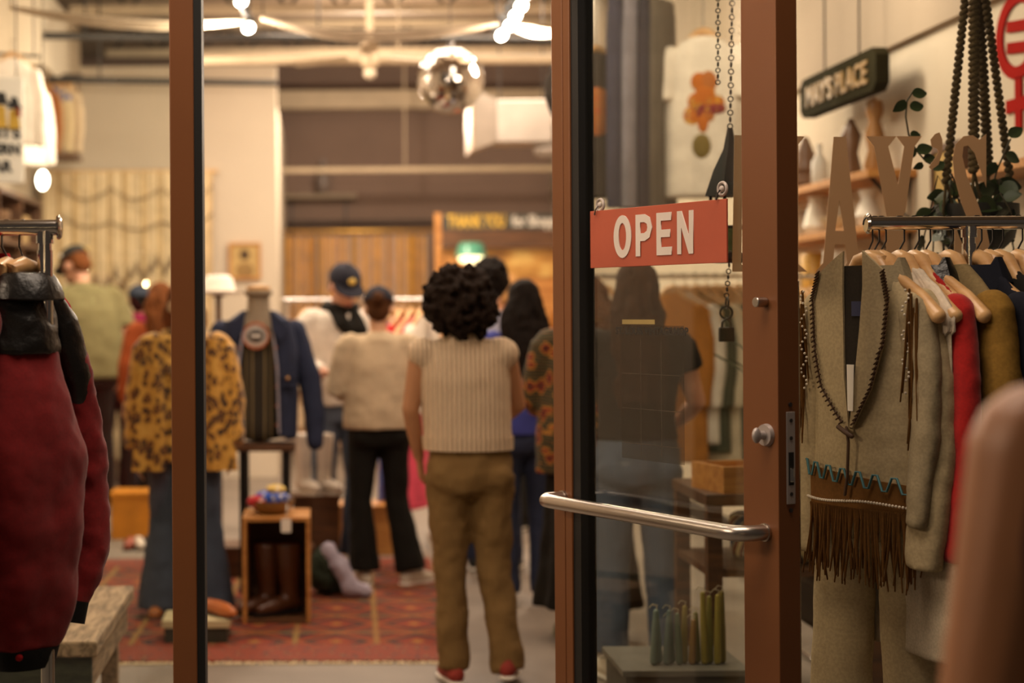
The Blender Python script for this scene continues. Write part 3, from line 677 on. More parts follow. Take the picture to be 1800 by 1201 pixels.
# woman with the navy cap and cream sweater
person('person in beige sweater, black flared trousers and dark cap, seen from behind', 668, 1028, 1.58, 184, skin_a,
       dict(mat=f_cream, name='sweater', hem=0.90, ease=0.022, flare=0.016, boxy=1.0, sleeve=0.92, sr=0.026, disp=0.016),
       dict(mat=f_black, w=1.0, hem_r=0.092, low=0.085, waist=1.0), shoe=dict(mat=M('white_canvas', '#cfc4b2', 0.8), twist={'+': 10, '-': -55}),
       hair=dict(style='bun', mat=hair_brown), cap=dict(mat=f_navy), head=(-8, 12),
       arms={'+': ((0.235, -0.02, 1.13), (0.13, -0.23, 1.10)), '-': ((0.225, -0.05, 1.15), (0.10, -0.26, 1.14))},
       legs={'+': ((0.11, 0.0, 0.49), (0.09, 0.02, 0.09)), '-': ((0.10, -0.01, 0.49), (0.175, 0.04, 0.09))})
# man facing the camera, looking down
def scarf(root, warp, A):
    c = MB(); c.w = warp
    c.torus((0, 0.01, 1.452), 0.080, 0.034, 'Z', 24, 10)
    c.tube([(0.05, -0.07, 1.44), (0.075, -0.145, 1.34), (0.085, -0.155, 1.18), (0.085, -0.15, 1.02)], [0.045, 0.055, 0.058, 0.055], 12, flat=0.35, up=(0, 1, 0))
    c.tube([(-0.05, -0.07, 1.44), (-0.02, -0.135, 1.38), (0.05, -0.15, 1.30)], [0.04, 0.045, 0.04], 12, flat=0.35, up=(0, 1, 0))
    c.obj('scarf', f_black, root, remesh=0.011, disp=0.008)
person('person in dark cap, white shirt and black scarf facing the camera, looking down', 598, 990, 1.74, 12, skin_c,
       dict(mat=f_white, name='shirt', hem=0.90, ease=0.024, flare=0.012, boxy=0.8, sleeve=0.95, sr=0.022),
       dict(mat=f_ldenim, w=1.0, hem_r=0.095, low=0.05), shoe=dict(mat=M('white_canvas', '#cfc4b2', 0.8)),
       hair=dict(style='short', mat=hair_brown), cap=dict(mat=f_navy, logo=logo_gold), head=(10, 28),
       arms={'+': ((0.23, -0.06, 1.14), (0.14, -0.26, 1.12)), '-': ((0.235, -0.05, 1.13), (0.14, -0.27, 1.10))}, lean=6, extra=scarf)
# tall man at the left by the fringed curtain
person('tall person in olive T-shirt and black cap standing by the fringe curtain', 153, 905, 1.96, 208, skin_c,
       dict(mat=f_olive, name='t_shirt', hem=0.86, ease=0.022, flare=0.020, boxy=1.0, sleeve=0.42, sr=0.028, disp=0.016),
       dict(mat=f_black, w=1.05, hem_r=0.075, low=0.06), shoe=dict(mat=M('brown_leather', '#5c3a22', 0.5), sole=black),
       hair=dict(style='short', mat=hair_auburn), cap=dict(mat=f_charcoal, patch=[((0.085, 0.0, 1.66), logo_white), ((-0.03, 0.125, 1.645), logo_gold)]), head=(22, 22), lean=10,
       arms={'-': ((0.25, 0.03, 1.13), (0.245, -0.08, 0.89)), '+': ((0.24, -0.05, 1.15), (0.15, -0.26, 1.05))}, bulk=1.22, shoulder=1.18)
# people farther back on the left
person('brown-haired person behind the tall olive-shirted figure, bare arm showing', 206, 0, 1.67, 170, skin_c, dict(mat=f_plum, hem=0.92, sleeve=0.3, disp=0.01, vox=0.014), dict(mat=f_slate, name='trousers', vox=0.015, hem_r=0.09), shoe=dict(mat=black),
       hair=dict(style='long', mat=hair_brown, len=1.42), Y=13.7)
person('person in slate beanie and magenta scarf near the fringe curtain', 247, 0, 1.66, 185, skin_a, dict(mat=f_slate, hem=0.88, ease=0.03, sleeve=1.0, vox=0.014), dict(mat=f_black, vox=0.015), shoe=dict(mat=black),
       hair=dict(style='short', mat=hair_black), cap=dict(mat=f_slate, beanie=True), Y=13.25,
       extra=lambda r, w, A: (lambda c: (setattr(c, 'w', w), c.torus((0, 0.02, 1.44), 0.085, 0.052, 'Z', 24, 10).tube([(0.02, 0.09, 1.42), (-0.02, 0.15, 1.30)], [0.07, 0.075], 12, flat=0.5, up=(0, 1, 0)).obj('scarf', f_magenta, r, remesh=0.012, disp=0.02)))(MB()))
person('auburn-haired person in rust top half hidden by the leopard coat', 284, 0, 1.65, 190, skin_c, dict(mat=f_rust, hem=0.92, sleeve=1.0, vox=0.014), dict(mat=f_black, vox=0.015), shoe=dict(mat=black),
       hair=dict(style='long', mat=hair_auburn, len=1.36, wave=0.01, seed=5), Y=11.6)
# people on the right of the doorway
person('dark-haired person in pale blue shirt behind the knit vest', 866, 0, 1.71, 165, skin_c, dict(mat=f_lblue, hem=0.88, ease=0.026, sleeve=0.5, boxy=0.6, vox=0.013), dict(mat=f_ddenim, vox=0.014), shoe=dict(mat=black),
       hair=dict(style='curly', mat=hair_black, r=(0.100, 0.112, 0.115), c=(0, 0.03, 1.63)), Y=9.6, arms={'+': ((0.235, -0.02, 1.13), (0.2, -0.22, 1.05)), '-': ((0.235, -0.02, 1.13), (0.2, -0.22, 1.05))})
person('sandy-haired person with short hair far back by the counter', 897, 0, 1.69, 150, skin_c, dict(mat=f_rust, hem=0.88, sleeve=1.0, vox=0.015), dict(mat=f_black, vox=0.016), shoe=dict(mat=black),
       hair=dict(style='short', mat=hair_blond), Y=11.4)
person('person in cobalt blue shirt with long wavy black hair', 922, 0, 1.60, 186, skin_c, dict(mat=f_blue, hem=0.90, ease=0.024, boxy=0.7, sleeve=0.5, sr=0.024), dict(mat=f_ddenim, vox=0.014), shoe=dict(mat=black),
       hair=dict(style='long', mat=hair_black, len=1.22, wave=0.012, fluff=0.05), Y=8.5, arms={'+': ((0.23, -0.03, 1.13), (0.17, -0.24, 1.06)), '-': ((0.235, 0.0, 1.12), (0.21, -0.16, 0.96))})
person('person in red and gold patterned cardigan and long black skirt by the door', 1034, 0, 1.62, 172, skin_c, dict(mat=TRIBAL, name='cardigan', hem=0.78, ease=0.036, flare=0.03, boxy=1.0, sleeve=0.95, sr=0.030),
       dict(mat=f_black, kind='skirt', low=0.16, hem_r=0.25, bare=True), shoe=dict(mat=M('green_felt', '#4c4a1c', 0.8), sole=M('green_felt', '#4c4a1c', 0.8)),
       hair=dict(style='long', mat=hair_brown, len=1.33), Y=7.55, head=(40, 20), arms={'+': ((0.24, -0.02, 1.13), (0.20, -0.22, 1.06)), '-': ((0.235, 0.0, 1.12), (0.21, -0.16, 1.0))})
# woman seen through the door glass
person('person with long dark hair, black top and jeans seen through the door glass', 1122, 0, 1.64, 178, skin_c, dict(mat=fabric('charcoal_jersey', '#221c18', 200), name='top', hem=0.98, ease=0.014, sleeve=0.22, sr=0.014), dict(mat=f_ldenim, w=1.04, hem_r=0.075, low=0.11, waist=1.03),
       shoe=dict(mat=M('white_leather_trainer', '#d8ccba', 0.6), laces=sole_m), hair=dict(style='long', mat=hair_mat('hair_chestnut', '#3a2416'), len=1.14, fluff=0.022, wave=0.012), Y=6.75, shoulder=1.0,
       arms={'+': ((0.27, -0.03, 1.14), (0.24, -0.20, 1.08)), '-': ((0.25, -0.03, 1.13), (0.20, -0.2, 1.04))}, legs={'+': ((0.10, 0.0, 0.49), (0.115, 0.02, 0.09)), '-': ((0.10, -0.02, 0.49), (0.12, 0.0, 0.09))})
# shoulder and arm close to the camera at the right edge
person('person in plum sleeveless top at the right edge, bare shoulder close to camera', 2172, 0, 1.63, 158, skin('skin_near', '#a8734e'), dict(mat=f_plum, name='tank_top', hem=0.90, ease=0.008, sleeve=0.0, sr=-0.045, arm=1.5, disp=0.004, collar=-0.03),
       dict(mat=f_black, vox=0.015), shoe=dict(mat=black), hair=dict(style='bun', mat=hair_dark), Y=1.72, bulk=1.36, shoulder=1.02, arms={'+': ((0.235, 0.02, 1.06), (0.245, -0.05, 0.82)), '-': ((0.25, 0.0, 1.08), (0.25, -0.05, 0.83))})
# mannequin in the leopard coat behind the left pane
plaster = M('mannequin_plaster', '#b89878', 0.6, var=0.04)
def coat_panels(root, warp, A):
    for q in (1, -1):
        mb = MB()
        rows = []
        for i in range(13):
            t = i / 12; z = 1.42 - 0.66 * t; xo = 0.215 + 0.05 * t; xi = 0.060 + 0.035 * t + 0.012 * math.sin(7 * t)
            ring = []
            for j in range(12):
                u = j / 11; x = xi + (xo - xi) * u; y = -0.135 - 0.03 * math.sin(PI * u) - 0.02 * t + 0.014 * math.sin(9 * u + 3 * t)
                ring.append((q * x, y, z))
            ring += [(p[0], p[1] + 0.035, p[2]) for p in ring[::-1]]
            rows.append(ring)
        mb.rings(rows).obj('coat_front', LEO, root)
        c = MB().tube([(q * 0.02, 0.09, 1.47), (q * 0.085, 0.03, 1.46), (q * 0.085, -0.08, 1.40), (q * 0.075, -0.16, 1.25)], [0.03, 0.035, 0.04, 0.012], 10, flat=0.4).obj('lapel', LEO, root)
    MB().loft([(0, 0, 0.90, 0.165, 0.125), (0, 0, 1.2, 0.165, 0.128), (0, 0, 1.40, 0.15, 0.10)], 24).obj('grey_top', f_grey, root)
mq = person('mannequin in leopard print coat and wide blue jeans behind the left pane', 327, 0, 1.60, 4, plaster,
       dict(mat=LEO, name='coat_back', hem=0.80, ease=0.028, flare=0.03, boxy=1.0, sleeve=1.0, sr=0.036, cuff=1.1, disp=0.02),
       dict(mat=f_denim, name='jeans', w=1.08, hem_r=0.125, low=0.045, disp=0.016), shoe=dict(mat=M('tan_leather', '#a4622c', 0.4), sole=M('dark_sole', '#3a2416', 0.6)),
       hair=dict(style='long', mat=hair_auburn, len=1.40), Y=8.2, bulk=0.94, cat='mannequin', name='mannequin', extra=coat_panels,
       arms={'+': ((0.225, 0.0, 1.12), (0.235, -0.06, 0.88)), '-': ((0.225, 0.02, 1.12), (0.235, -0.04, 0.86))}, legs={'+': ((0.11, 0, 0.49), (0.13, 0.02, 0.09)), '-': ((0.11, 0, 0.49), (0.13, 0.02, 0.09))})

# ================================================================== ceiling things
ball_m, nt, b = newmat('mirror_tiles'); v = coords(nt)
vo = tex(nt, 'Voronoi', v, Scale=60.0); nt.links.new(ramp(nt, vo.outputs['Distance'], [(0, '#e8e2da'), (1, '#c8c0b8')]), b.inputs['Base Color']); b.inputs['Metallic'].default_value = 1.0; b.inputs['Roughness'].default_value = 0.06
dc = P(792, 142, 10.0)
db = empty('disco_ball', dc, label='mirrored disco ball hanging under the roof deck', cat='disco ball')
tl = MB(); R = 0.195; rng = random.Random(4); NR = 22
for i in range(NR):
    p0, p1 = -PI / 2 + PI * i / NR + 0.006, -PI / 2 + PI * (i + 1) / NR - 0.006; pm = (p0 + p1) / 2; n = max(5, int(2 * PI * R * math.cos(pm) / 0.0285))
    for j in range(n):
        a0, a1 = 2 * PI * j / n + 0.012, 2 * PI * (j + 1) / n - 0.012
        def pt(a, p): return Vector((math.cos(p) * math.cos(a), math.cos(p) * math.sin(a), math.sin(p))) * R
        q = [pt(a0, p0), pt(a1, p0), pt(a1, p1), pt(a0, p1)]; c = sum(q, Vector()) / 4; R_ = Euler((rng.uniform(-.05, .05), rng.uniform(-.05, .05), rng.uniform(-.05, .05))).to_matrix()
        tl._add([c + R_ @ (k - c) for k in q], [(0, 1, 2, 3)])
t_ = tl.obj('mirror_tiles', ball_m, db, False); t_['kind'] = 'stuff'
MB().ell((0, 0, 0), R * 0.985, 32, 20).obj('core', M('ball_core', '#8a8078', 0.3, metal=0.8), db)
MB().tube([(0, 0, R - 0.005), (0, 0, R + 0.03)], 0.02, 12, round_ends=False).obj('cap', steel_dark, db)
MB().tube([(0, 0, R + 0.03), (0, 0, ZC - dc.z + 0.02)], 0.003, 6, round_ends=False).obj('wire', steel_dark, db)
bulb_on = M('lit_lamp_face', '#fff0d8', 0.4, emit=26.0, var=0.0)
def track(label, heads, Y, bar):
    a = P(*bar[0], Y); z0 = a.z
    o = empty('track_light', a, label=label, cat='track light', group='ceiling track lights')
    b_ = P(*bar[1], Y + bar[2]) - a
    MB().tube([(0, 0, 0), b_], 0.022, 8, round_ends=False).obj('track', black_metal, o)
    for t in (0.12, 0.88):
        q = b_ * t; MB().tube([q, (q.x, q.y, ZC - z0 + 0.02)], 0.006, 6, round_ends=False).obj('drop_rod', black_metal, o)
    for (px, py, dy) in heads:
        c = P(px, py, Y + dy) - a
        d = Vector((0.25, -0.80, -0.55)).normalized()
        h = MB().tube([c - d * 0.11, c], [0.032, 0.038], 16, round_ends=False).obj('lamp_head', black_metal, o)
        MB().tube([c - d * 0.004, c + d * 0.002], 0.034, 16, round_ends=False).obj('lamp_face', bulb_on, h)
        tt_ = max(0, min(1, (c.y) / (b_.y if abs(b_.y) > 1e-3 else 1)))
        MB().tube([c - d * 0.08, b_ * tt_], 0.007, 6, round_ends=False).obj('arm', black_metal, h)
    return o
track('black track light with white lamps at the upper left of the opening', [(424, 2, 0.0), (437, 49, 0.5)], 9.4, ((408, -25), (442, 40), 0.6))
track('black track light with a row of four lamps right of the disco ball', [(916, 11, 0.0), (906, 28, 0.3), (896, 45, 0.6), (882, 62, 0.9)], 9.2, ((938, -30), (896, 40), 1.0))
for i, (x, y, z, p_) in enumerate(((-0.55, 9.9, 3.0, 70), (1.25, 9.9, 3.0, 90), (-1.5, 12.0, 3.1, 80), (0.5, 15.4, 3.2, 150), (1.85, 7.4, 3.0, 30))):
    lamp('track_and_fill_glow', 'POINT', (x, y, z), p_, size=0.10)  # first two glow at the tracks; the rest are added fill without fixtures
# ceiling fan
fc = P(650, 108, 12.0); fan = empty('ceiling_fan', fc, label='cream ceiling fan hanging left of the disco ball', cat='ceiling fan')
MB().tube([(0, 0, 0.08), (0, 0, ZC - fc.z + 0.01)], 0.028, 12, round_ends=False).obj('downrod', cream_pipe, fan)
MB().lathe([(0.02, 0.16), (0.05, 0.14), (0.055, 0.05), (0.065, 0.02), (0.065, -0.02), (0.045, -0.05), (0.01, -0.065)], seg=20).obj('motor', cream_pipe, fan)
MB().ell((0, 0, -0.085), (0.045, 0.045, 0.04)).obj('light_bowl', M('milk_glass', '#d8c8b0', 0.4), fan)
for a in (28, 148, 268):
    Rz = Matrix.Rotation(math.radians(a), 3, 'Z'); m = MB(); m.w = lambda p, Rz=Rz: Rz @ p
    m.tube([(0.06, 0, 0.02), (0.18, 0, 0.03)], 0.012, 8).obj('blade_arm', cream_pipe, fan)
    m = MB(); m.w = lambda p, Rz=Rz: Rz @ p
    m.box((0.40, 0, 0.035), (0.48, 0.12, 0.008), (0.22, 0, 0)).obj('blade', cream_pipe, fan, False, bev=0.003)
# cloth swags strung under the deck
swag_m = fabric('swag_gauze', '#c6b49c', 90)
def swag(label, pts, Y):
    ps = [P(x, y, Y) for x, y in pts]; a = ps[0].copy()
    # smooth through points
    fine = []
    for i in range(len(ps) - 1):
        p0, p1, p2, p3 = ps[max(0, i - 1)], ps[i], ps[i + 1], ps[min(len(ps) - 1, i + 2)]
        for k in range(6):
            t = k / 6; fine.append(0.5 * ((2 * p1) + (-p0 + p2) * t + (2 * p0 - 5 * p1 + 4 * p2 - p3) * t * t + (-p0 + 3 * p1 - 3 * p2 + p3) * t ** 3))
    fine.append(ps[-1]); o = empty('ceiling_drape', a, label=label, cat='drape', group='cloth swags under the roof deck')
    for k, (dy, dz) in enumerate(((0, 0.0), (0.02, -0.022), (-0.015, 0.020), (0.03, 0.004))):
        n = len(fine)
        MB().tube([p - a + Vector((0, dy, dz * math.sin(PI * i / (n - 1)))) for i, p in enumerate(fine)], 0.013, 8, flat=0.8).obj('cloth_strand', swag_m, o)
    for e in (fine[0], fine[-1]):
        q = e - a; MB().tube([q, (q.x, q.y, ZC - a.z + 0.02)], 0.004, 5, round_ends=False).obj('cord', steel_dark, o)
swag('pale cloth swag sagging between the two track lights', [(462, 32), (520, 48), (580, 60), (650, 64), (740, 60), (820, 50), (872, 40)], 9.8)
swag('short pale cloth swag right of the four lamps', [(890, 42), (920, 50), (950, 56), (1000, 58)], 9.9)
swag('pale cloth swag at the upper left behind the left pane', [(20, 14), (90, 26), (170, 37), (260, 43), (340, 43), (430, 37)], 9.9)
# ductwork
duct_m = M('galvanised_duct', '#b6aca2', 0.38, metal=0.55, var=0.12, scale=4)
d0 = P(900, 215, 13.8); du = empty('air_duct', d0, label='galvanised square air duct hanging beside the disco ball', cat='duct')
MB().bbox((-0.14, -0.2, -0.18), (0.30, 0.2, 0.16)).obj('trunk', duct_m, du, False, bev=0.01)
def flare_box(x0, x1, h0, h1):
    return MB().rings([[(x0, -h0, -h0), (x0, h0, -h0), (x0, h0, h0), (x0, -h0, h0)], [(x1, -h1, -h1), (x1, h1, -h1), (x1, h1, h1), (x1, -h1, h1)]])
flare_box(-0.14, -0.33, 0.17, 0.24).obj('flared_outlet', duct_m, du, False)
MB().bbox((-0.355, -0.25, -0.25), (-0.33, 0.25, 0.25)).obj('outlet_flange', M('duct_flange', '#a89078', 0.5, metal=0.3), du, False)
MB().tube([(0.30, 0, -0.02), (0.48, 0, 0.10), (0.62, 0, 0.34), (0.64, 0, ZC - d0.z)], 0.17, 18, round_ends=False).obj('elbow', duct_m, du)
MB().tube([(0.24, 0, -0.22), (0.60, 0, -0.20)], 0.07, 14).obj('vent_pipe', duct_m, du)
for x in (-0.1, 0.25): MB().tube([(x, 0, 0.15), (x, 0, ZC - d0.z + 0.02)], 0.006, 6, round_ends=False).obj('strap', steel_dark, du)

# ================================================================== back of the shop
gold_v = fabric('gold_velvet', '#b4801a', 120, var=0.3, sheen=0.6)
YC = 17.6
c0, c1 = P(492, 412, YC), P(752, 412, YC)
cu = empty('gold_curtain', ((c0.x + c1.x) / 2, YC, 0), label='gold velvet curtain hanging on rings along the back', cat='curtain')
W = c1.x - c0.x
def drape(x0, x1, z0, z1, n, amp, ph=0, thick=0.012, k=8):
    mb = MB(); rows = []
    for z, sc in ((z0, 1.0), ((z0 + z1) / 2, 0.9), (z1, 0.6)):
        m = n * k; r = []
        for i in range(m + 1):
            u = i / m; r.append((x0 + (x1 - x0) * u + 0.01 * math.sin(31 * u + ph), amp * sc * math.sin(2 * PI * n * u + ph) + amp * 0.4 * math.sin(2 * PI * n * u * 0.37 + 1 + ph), z))
        rows.append(r + [(p[0], p[1] + thick, p[2]) for p in r[::-1]])
    return mb.rings(rows)
for i in range(4):
    xa = -W / 2 + W * i / 4; drape(xa, xa + W / 4 - 0.004, 0.03, c0.z - 0.02, 4, 0.075, i * 1.7).obj('curtain_panel', gold_v, cu)
MB().tube([(-W / 2 - 0.05, 0, c0.z + 0.03), (W / 2 + 0.05, 0, c0.z + 0.03)], 0.014, 10).obj('curtain_rod', gold_trim, cu)
for i in range(14):
    x = -W / 2 + W * (i + 0.5) / 14; MB().torus((x, 0, c0.z + 0.018), 0.024, 0.006, 'X', 12, 6).obj('curtain_ring', gold_trim, cu)
MB().bbox((W / 2 + 0.10, -0.04, 0), (W / 2 + 0.17, 0.04, P(760, 440, YC).z + 0.1)).obj('side_post', M('grey_post', '#7c7068', 0.7), cu, False)
# counter hutch with the THANK YOU board
hy = 16.6; ha, hb_ = P(764, 375, hy), P(990, 375, hy)
hu = empty('counter_hutch', (0, hy, 0), label='wooden counter hutch with painted panel under the THANK YOU board', cat='hutch')
xa, xb = ha.x, min(hb_.x, XR - 0.08)
for x in (xa, xb - 0.06): MB().bbox((x, -0.05, 0), (x + 0.06, 0.05, ha.z)).obj('post', oak, hu, False)
MB().bbox((xa + 0.06, 0.02, 0.95), (xb - 0.06, 0.06, P(800, 436, hy).z)).obj('back_panel', oak, hu, False)
mural_m, nt, b = newmat('mural_paint'); v = coords(nt, (1.5, 1, 3)); n_ = tex(nt, 'Noise', v, Scale=2.5, Detail=5.0)
nt.links.new(ramp(nt, n_.outputs['Fac'], [(0.35, '#8c5c20'), (0.5, '#b8863c'), (0.62, '#d2ac60')]), b.inputs['Base Color'])
MB().bbox((xa + 0.52, 0.005, P(800, 488, hy).z), (xb - 0.08, 0.02, P(800, 440, hy).z)).obj('painted_landscape', mural_m, hu, False)
MB().bbox((xa - 0.02, -0.32, 0.86), (xb, 0.06, 0.93)).obj('counter_top', walnut, hu, False)
MB().bbox((xa, -0.30, 0), (xb - 0.02, 0.0, 0.86)).obj('counter_front', oak, hu, False)
tb = empty('thank_you_board', (0, hy - 0.08, 0), label='dark board lettered THANK YOU for shopping above the counter', cat='sign')
zt, zm, zb_ = P(770, 378, hy).z, P(770, 405, hy).z, P(770, 434, hy).z
MB().bbox((xa + 0.07, -0.03, zm), (xb - 0.02, 0.05, zt)).obj('lettered_panel', M('slate_board', '#3a3a34', 0.7), tb, False)
MB().bbox((xa + 0.07, -0.02, zb_), (xb - 0.02, 0.05, zm - 0.005)).obj('lower_panel', walnut, tb, False)
yl = M('yellow_paint', '#c8a03c', 0.7); wt = M('white_paint', '#d8d0c4', 0.7)
t1 = text('thank_you', 'THANK YOU', 0.17, yl, tb, (P(785, 398, hy).x, -0.034, zm + 0.025), ext=0.003, bold=0.006); t1.scale = ((P(886, 398, hy).x - P(785, 398, hy).x) / t1.dimensions.x, 1, 1)
t2 = text('for_shopping', 'for Shopping', 0.15, wt, tb, (P(898, 398, hy).x, -0.034, zm + 0.03), ext=0.003, bold=0.004); t2.scale = (0.55 / max(0.1, t2.dimensions.x), 1, 1)
bl = P(828, 465, hy - 0.25); bk = empty('desk_lamp', (bl.x, hy - 0.25, 0.93), label='small green-shaded lamp on the counter', cat='lamp')
hz = P(828, 440, hy - 0.25).z - 0.93
MB().lathe([(0.07, 0), (0.07, 0.02), (0.015, 0.04), (0.012, hz - 0.12)], seg=16).obj('base', gold_trim, bk)
MB().lathe([(0.15, hz - 0.06), (0.12, hz + 0.05), (0.10, hz + 0.07)], seg=24, cap=False).obj('shade', M('green_glass_shade', '#4c8a70', 0.3, emit=0.25), bk)
MB().ell((0, 0, hz - 0.08), (0.12, 0.12, 0.05)).obj('bulb', M('warm_bulb', '#ffe8b0', 0.5, emit=3.0), bk)
# white shelf and conduit on the taupe wall
sh = P(560, 347, 18.9); s_o = empty('wall_shelf', (sh.x, 18.85, sh.z), label='white tube shelf on the taupe back wall above the curtain', cat='shelf')
MB().bbox((-0.40, -0.10, -0.02), (0.42, 0.14, 0.03)).obj('board', white_wall, s_o, False, bev=0.008)
for x in (-0.3, 0.3): MB().tube([(x, 0.13, -0.45), (x, 0.13, 0)], 0.012, 8).obj('bracket', steel_dark, s_o)
vz = P(568, 338, 18.8); tag(MB().lathe([(0.03, 0), (0.075, 0.06), (0.085, 0.16), (0.05, 0.26), (0.028, 0.32), (0.036, 0.38), (0.03, 0.38)], (0, 0, 0), 20).obj('vase', M('grey_glaze', '#8a7c74', 0.35), loc=(vz.x, 18.82, sh.z + 0.03)), 'grey vase on the white shelf on the back wall', 'vase')

# ================================================================== left side of the shop
strand_m = fabric('macrame_cotton', '#dcc7a2', 60, var=0.2); strand_d = fabric('macrame_shade', '#c4a97c', 60, var=0.2)
yw = 14.86; ma = P(78, 303, yw); mb2 = P(372, 303, yw)
fr = empty('fringe_curtain', (ma.x, yw, 0), label='cream macrame fringe curtain on the white left-hand wall', cat='curtain')
WW = mb2.x - ma.x
MB().tube([(-0.04, 0, ma.z), (WW + 0.04, 0, ma.z)], 0.016, 8).obj('rod', pine, fr)
for x in (0.02, WW * 0.5, WW - 0.02): MB().tube([(x, 0, ma.z), (x, 0.15, ma.z)], 0.012, 8).obj('bracket', pine, fr)
rng = random.Random(2); nst = 40
for i in range(nst):
    x = WW * (i + 0.5) / nst; z0 = 0.12 + 0.1 * rng.random()
    m = MB(); rows = []
    for k in range(7):
        t = k / 6; rows.append((x + 0.008 * math.sin(5 * t + i), -0.012 + 0.008 * math.sin(4 * t + 2 * i), z0 + (ma.z - z0) * t, 0.024, 0.012))
    m.loft(rows, 8).obj('fringe_strip', strand_d if i % 4 == 3 else strand_m, fr)
bead_m = M('dark_beads', '#5c442c', 0.6)
for r_, (zz, sag) in enumerate(((2.54, 0.10), (2.30, 0.06))):
    bd = MB()
    for i in range(46):
        u = i / 45; x = WW * (0.10 + 0.9 * u); z = zz - sag * abs(math.sin(PI * u * 3)) - 0.25 * r_ * u * (1 - u)
        bd.ell((x, -0.045, z), (0.009, 0.009, 0.014), 7, 5)
    g_ = bd.obj('bead_garland', bead_m, fr); g_['kind'] = 'stuff'
for i in range(18):
    x = WW * (0.22 + 0.75 * i / 18); z = 1.75 - 0.012 * ((i * 7) % 11) + 0.25 * (i / 18)
    MB().tube([(x, -0.04, z + 0.05), (x, -0.045, z - 0.03)], [0.008, 0.017], 7).obj('tassel', bead_m, fr)
# framed portrait
pf = P(430, 459, 14.96); fo = empty('framed_portrait', (pf.x, 14.975, pf.z), label='small framed sepia portrait on the white wall', cat='picture')
MB().bbox((-0.125, -0.005, -0.145), (0.125, 0.015, 0.145)).obj('picture', M('sepia_paper', '#b89a60', 0.7, var=0.1), fo, False)
for a, b_ in (((-0.14, -0.02, -0.16), (0.14, 0.02, -0.14)), ((-0.14, -0.02, 0.14), (0.14, 0.02, 0.16)), ((-0.14, -0.02, -0.14), (-0.12, 0.02, 0.14)), ((0.12, -0.02, -0.14), (0.14, 0.02, 0.14))): MB().bbox(a, b_).obj('frame_side', oak, fo, False)
sep = M('sepia_ink', '#4a3418', 0.7)
MB().ell((0.0, -0.004, 0.055), (0.045, 0.004, 0.05)).obj('sitter_head', sep, fo); MB().ell((0.0, -0.004, -0.085), (0.085, 0.004, 0.075)).obj('sitter_body', M('sepia_mid', '#8a6c3c', 0.7), fo)
# lit sign board at the far left with painted riders
sp = P(-8, 225, 9.6); sb = empty('western_wear_sign', sp, math.radians(22), "white hanging sign lettered WESTERN WEAR at the left edge", 'sign')
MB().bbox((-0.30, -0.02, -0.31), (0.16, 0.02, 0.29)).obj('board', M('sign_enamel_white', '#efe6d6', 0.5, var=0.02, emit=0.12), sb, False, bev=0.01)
ink = M('sign_black', '#141010', 0.6)
for tx, z, sz in (("NT'S", -0.055, 0.085), ('WESTERN', -0.145, 0.078), ('WEAR', -0.245, 0.085)):
    t_ = text('lettering', tx, sz, ink, sb, (0.135 if tx != 'WEAR' else 0.085, -0.022, z), ext=0.002, align='RIGHT', bold=0.004)
for nm, pts, c in (('painted_coat', [(-0.02, 0.0), (0.0, 0.13), (0.05, 0.12), (0.06, 0.0)], '#d8b040'), ('painted_coat', [(0.07, -0.01), (0.075, 0.1), (0.12, 0.11), (0.135, 0.0)], '#d0a838'), ('painted_hat', [(-0.03, 0.13), (0.0, 0.15), (0.0, 0.2), (0.05, 0.2), (0.06, 0.15), (0.09, 0.13)], '#181410'), ('painted_hat', [(0.06, 0.11), (0.08, 0.14), (0.09, 0.18), (0.12, 0.17), (0.13, 0.13), (0.15, 0.11)], '#181410'), ('painted_scarf', [(-0.06, 0.1), (-0.05, 0.2), (-0.02, 0.19), (-0.02, 0.11)], '#2c58a8'), ('painted_scarf', [(0.1, 0.06), (0.1, 0.12), (0.13, 0.12), (0.14, 0.07)], '#b04028')):
    MB().prism(pts, -0.026, -0.021).obj(nm, M('sign_' + c[1:], c, 0.6), sb, False)
for x in (-0.25, 0.12): MB().tube([(x, 0, 0.29), (x, 0, ZC - sp.z + 0.02)], 0.004, 6, round_ends=False).obj('chain', steel_dark, sb)
# glowing bulb lamp
gl = P(75, 317, 12.6); g_ = empty('pendant_bulb', gl, label='glowing white bulb hanging by the fringe curtain', cat='lamp')
MB().ell((0, 0, 0), (0.042, 0.042, 0.07)).obj('bulb', M('glow_bulb', '#fff4e0', 0.5, emit=14.0, var=0.0), g_)
MB().tube([(0, 0, 0.06), (0, 0, ZC - gl.z + 0.02)], 0.006, 6, round_ends=False).obj('cord', black_metal, g_)
# low shelf board along the left wall and rolled goods
ls = empty('shelf_unit', (XL + 0.16, 12.6, 0), label='brown wooden shelving against the left wall under the sign', cat='shelving')
for z in (0.4, 0.95, 1.45, 1.95, 2.3): MB().bbox((-0.155, -0.9, z), (0.16, 0.9, z + 0.03)).obj('shelf', walnut, ls, False)
for y in (-0.9, 0.0, 0.87): MB().bbox((-0.155, y, 0), (0.155, y + 0.03, 2.3)).obj('upright', walnut, ls, False)
for i, (y, z, c, lb) in enumerate(((-0.55, 1.48, '#8a6a40', 'brown hat box on the left shelving, lower row'), (0.35, 1.98, '#b09060', 'tan hat box on the left shelving, top row'), (-0.45, 1.98, '#6a4a2c', 'dark brown hat box on the left shelving, top row'))):
    tag(MB().lathe([(0.13, 0), (0.13, 0.16), (0.14, 0.16), (0.14, 0.21), (0.02, 0.215)], (XL + 0.17, 12.6 + y, z), 24).obj('hat_box', M('box_' + c[1:], c, 0.7)), lb, 'box', 'hat boxes on the left shelving')

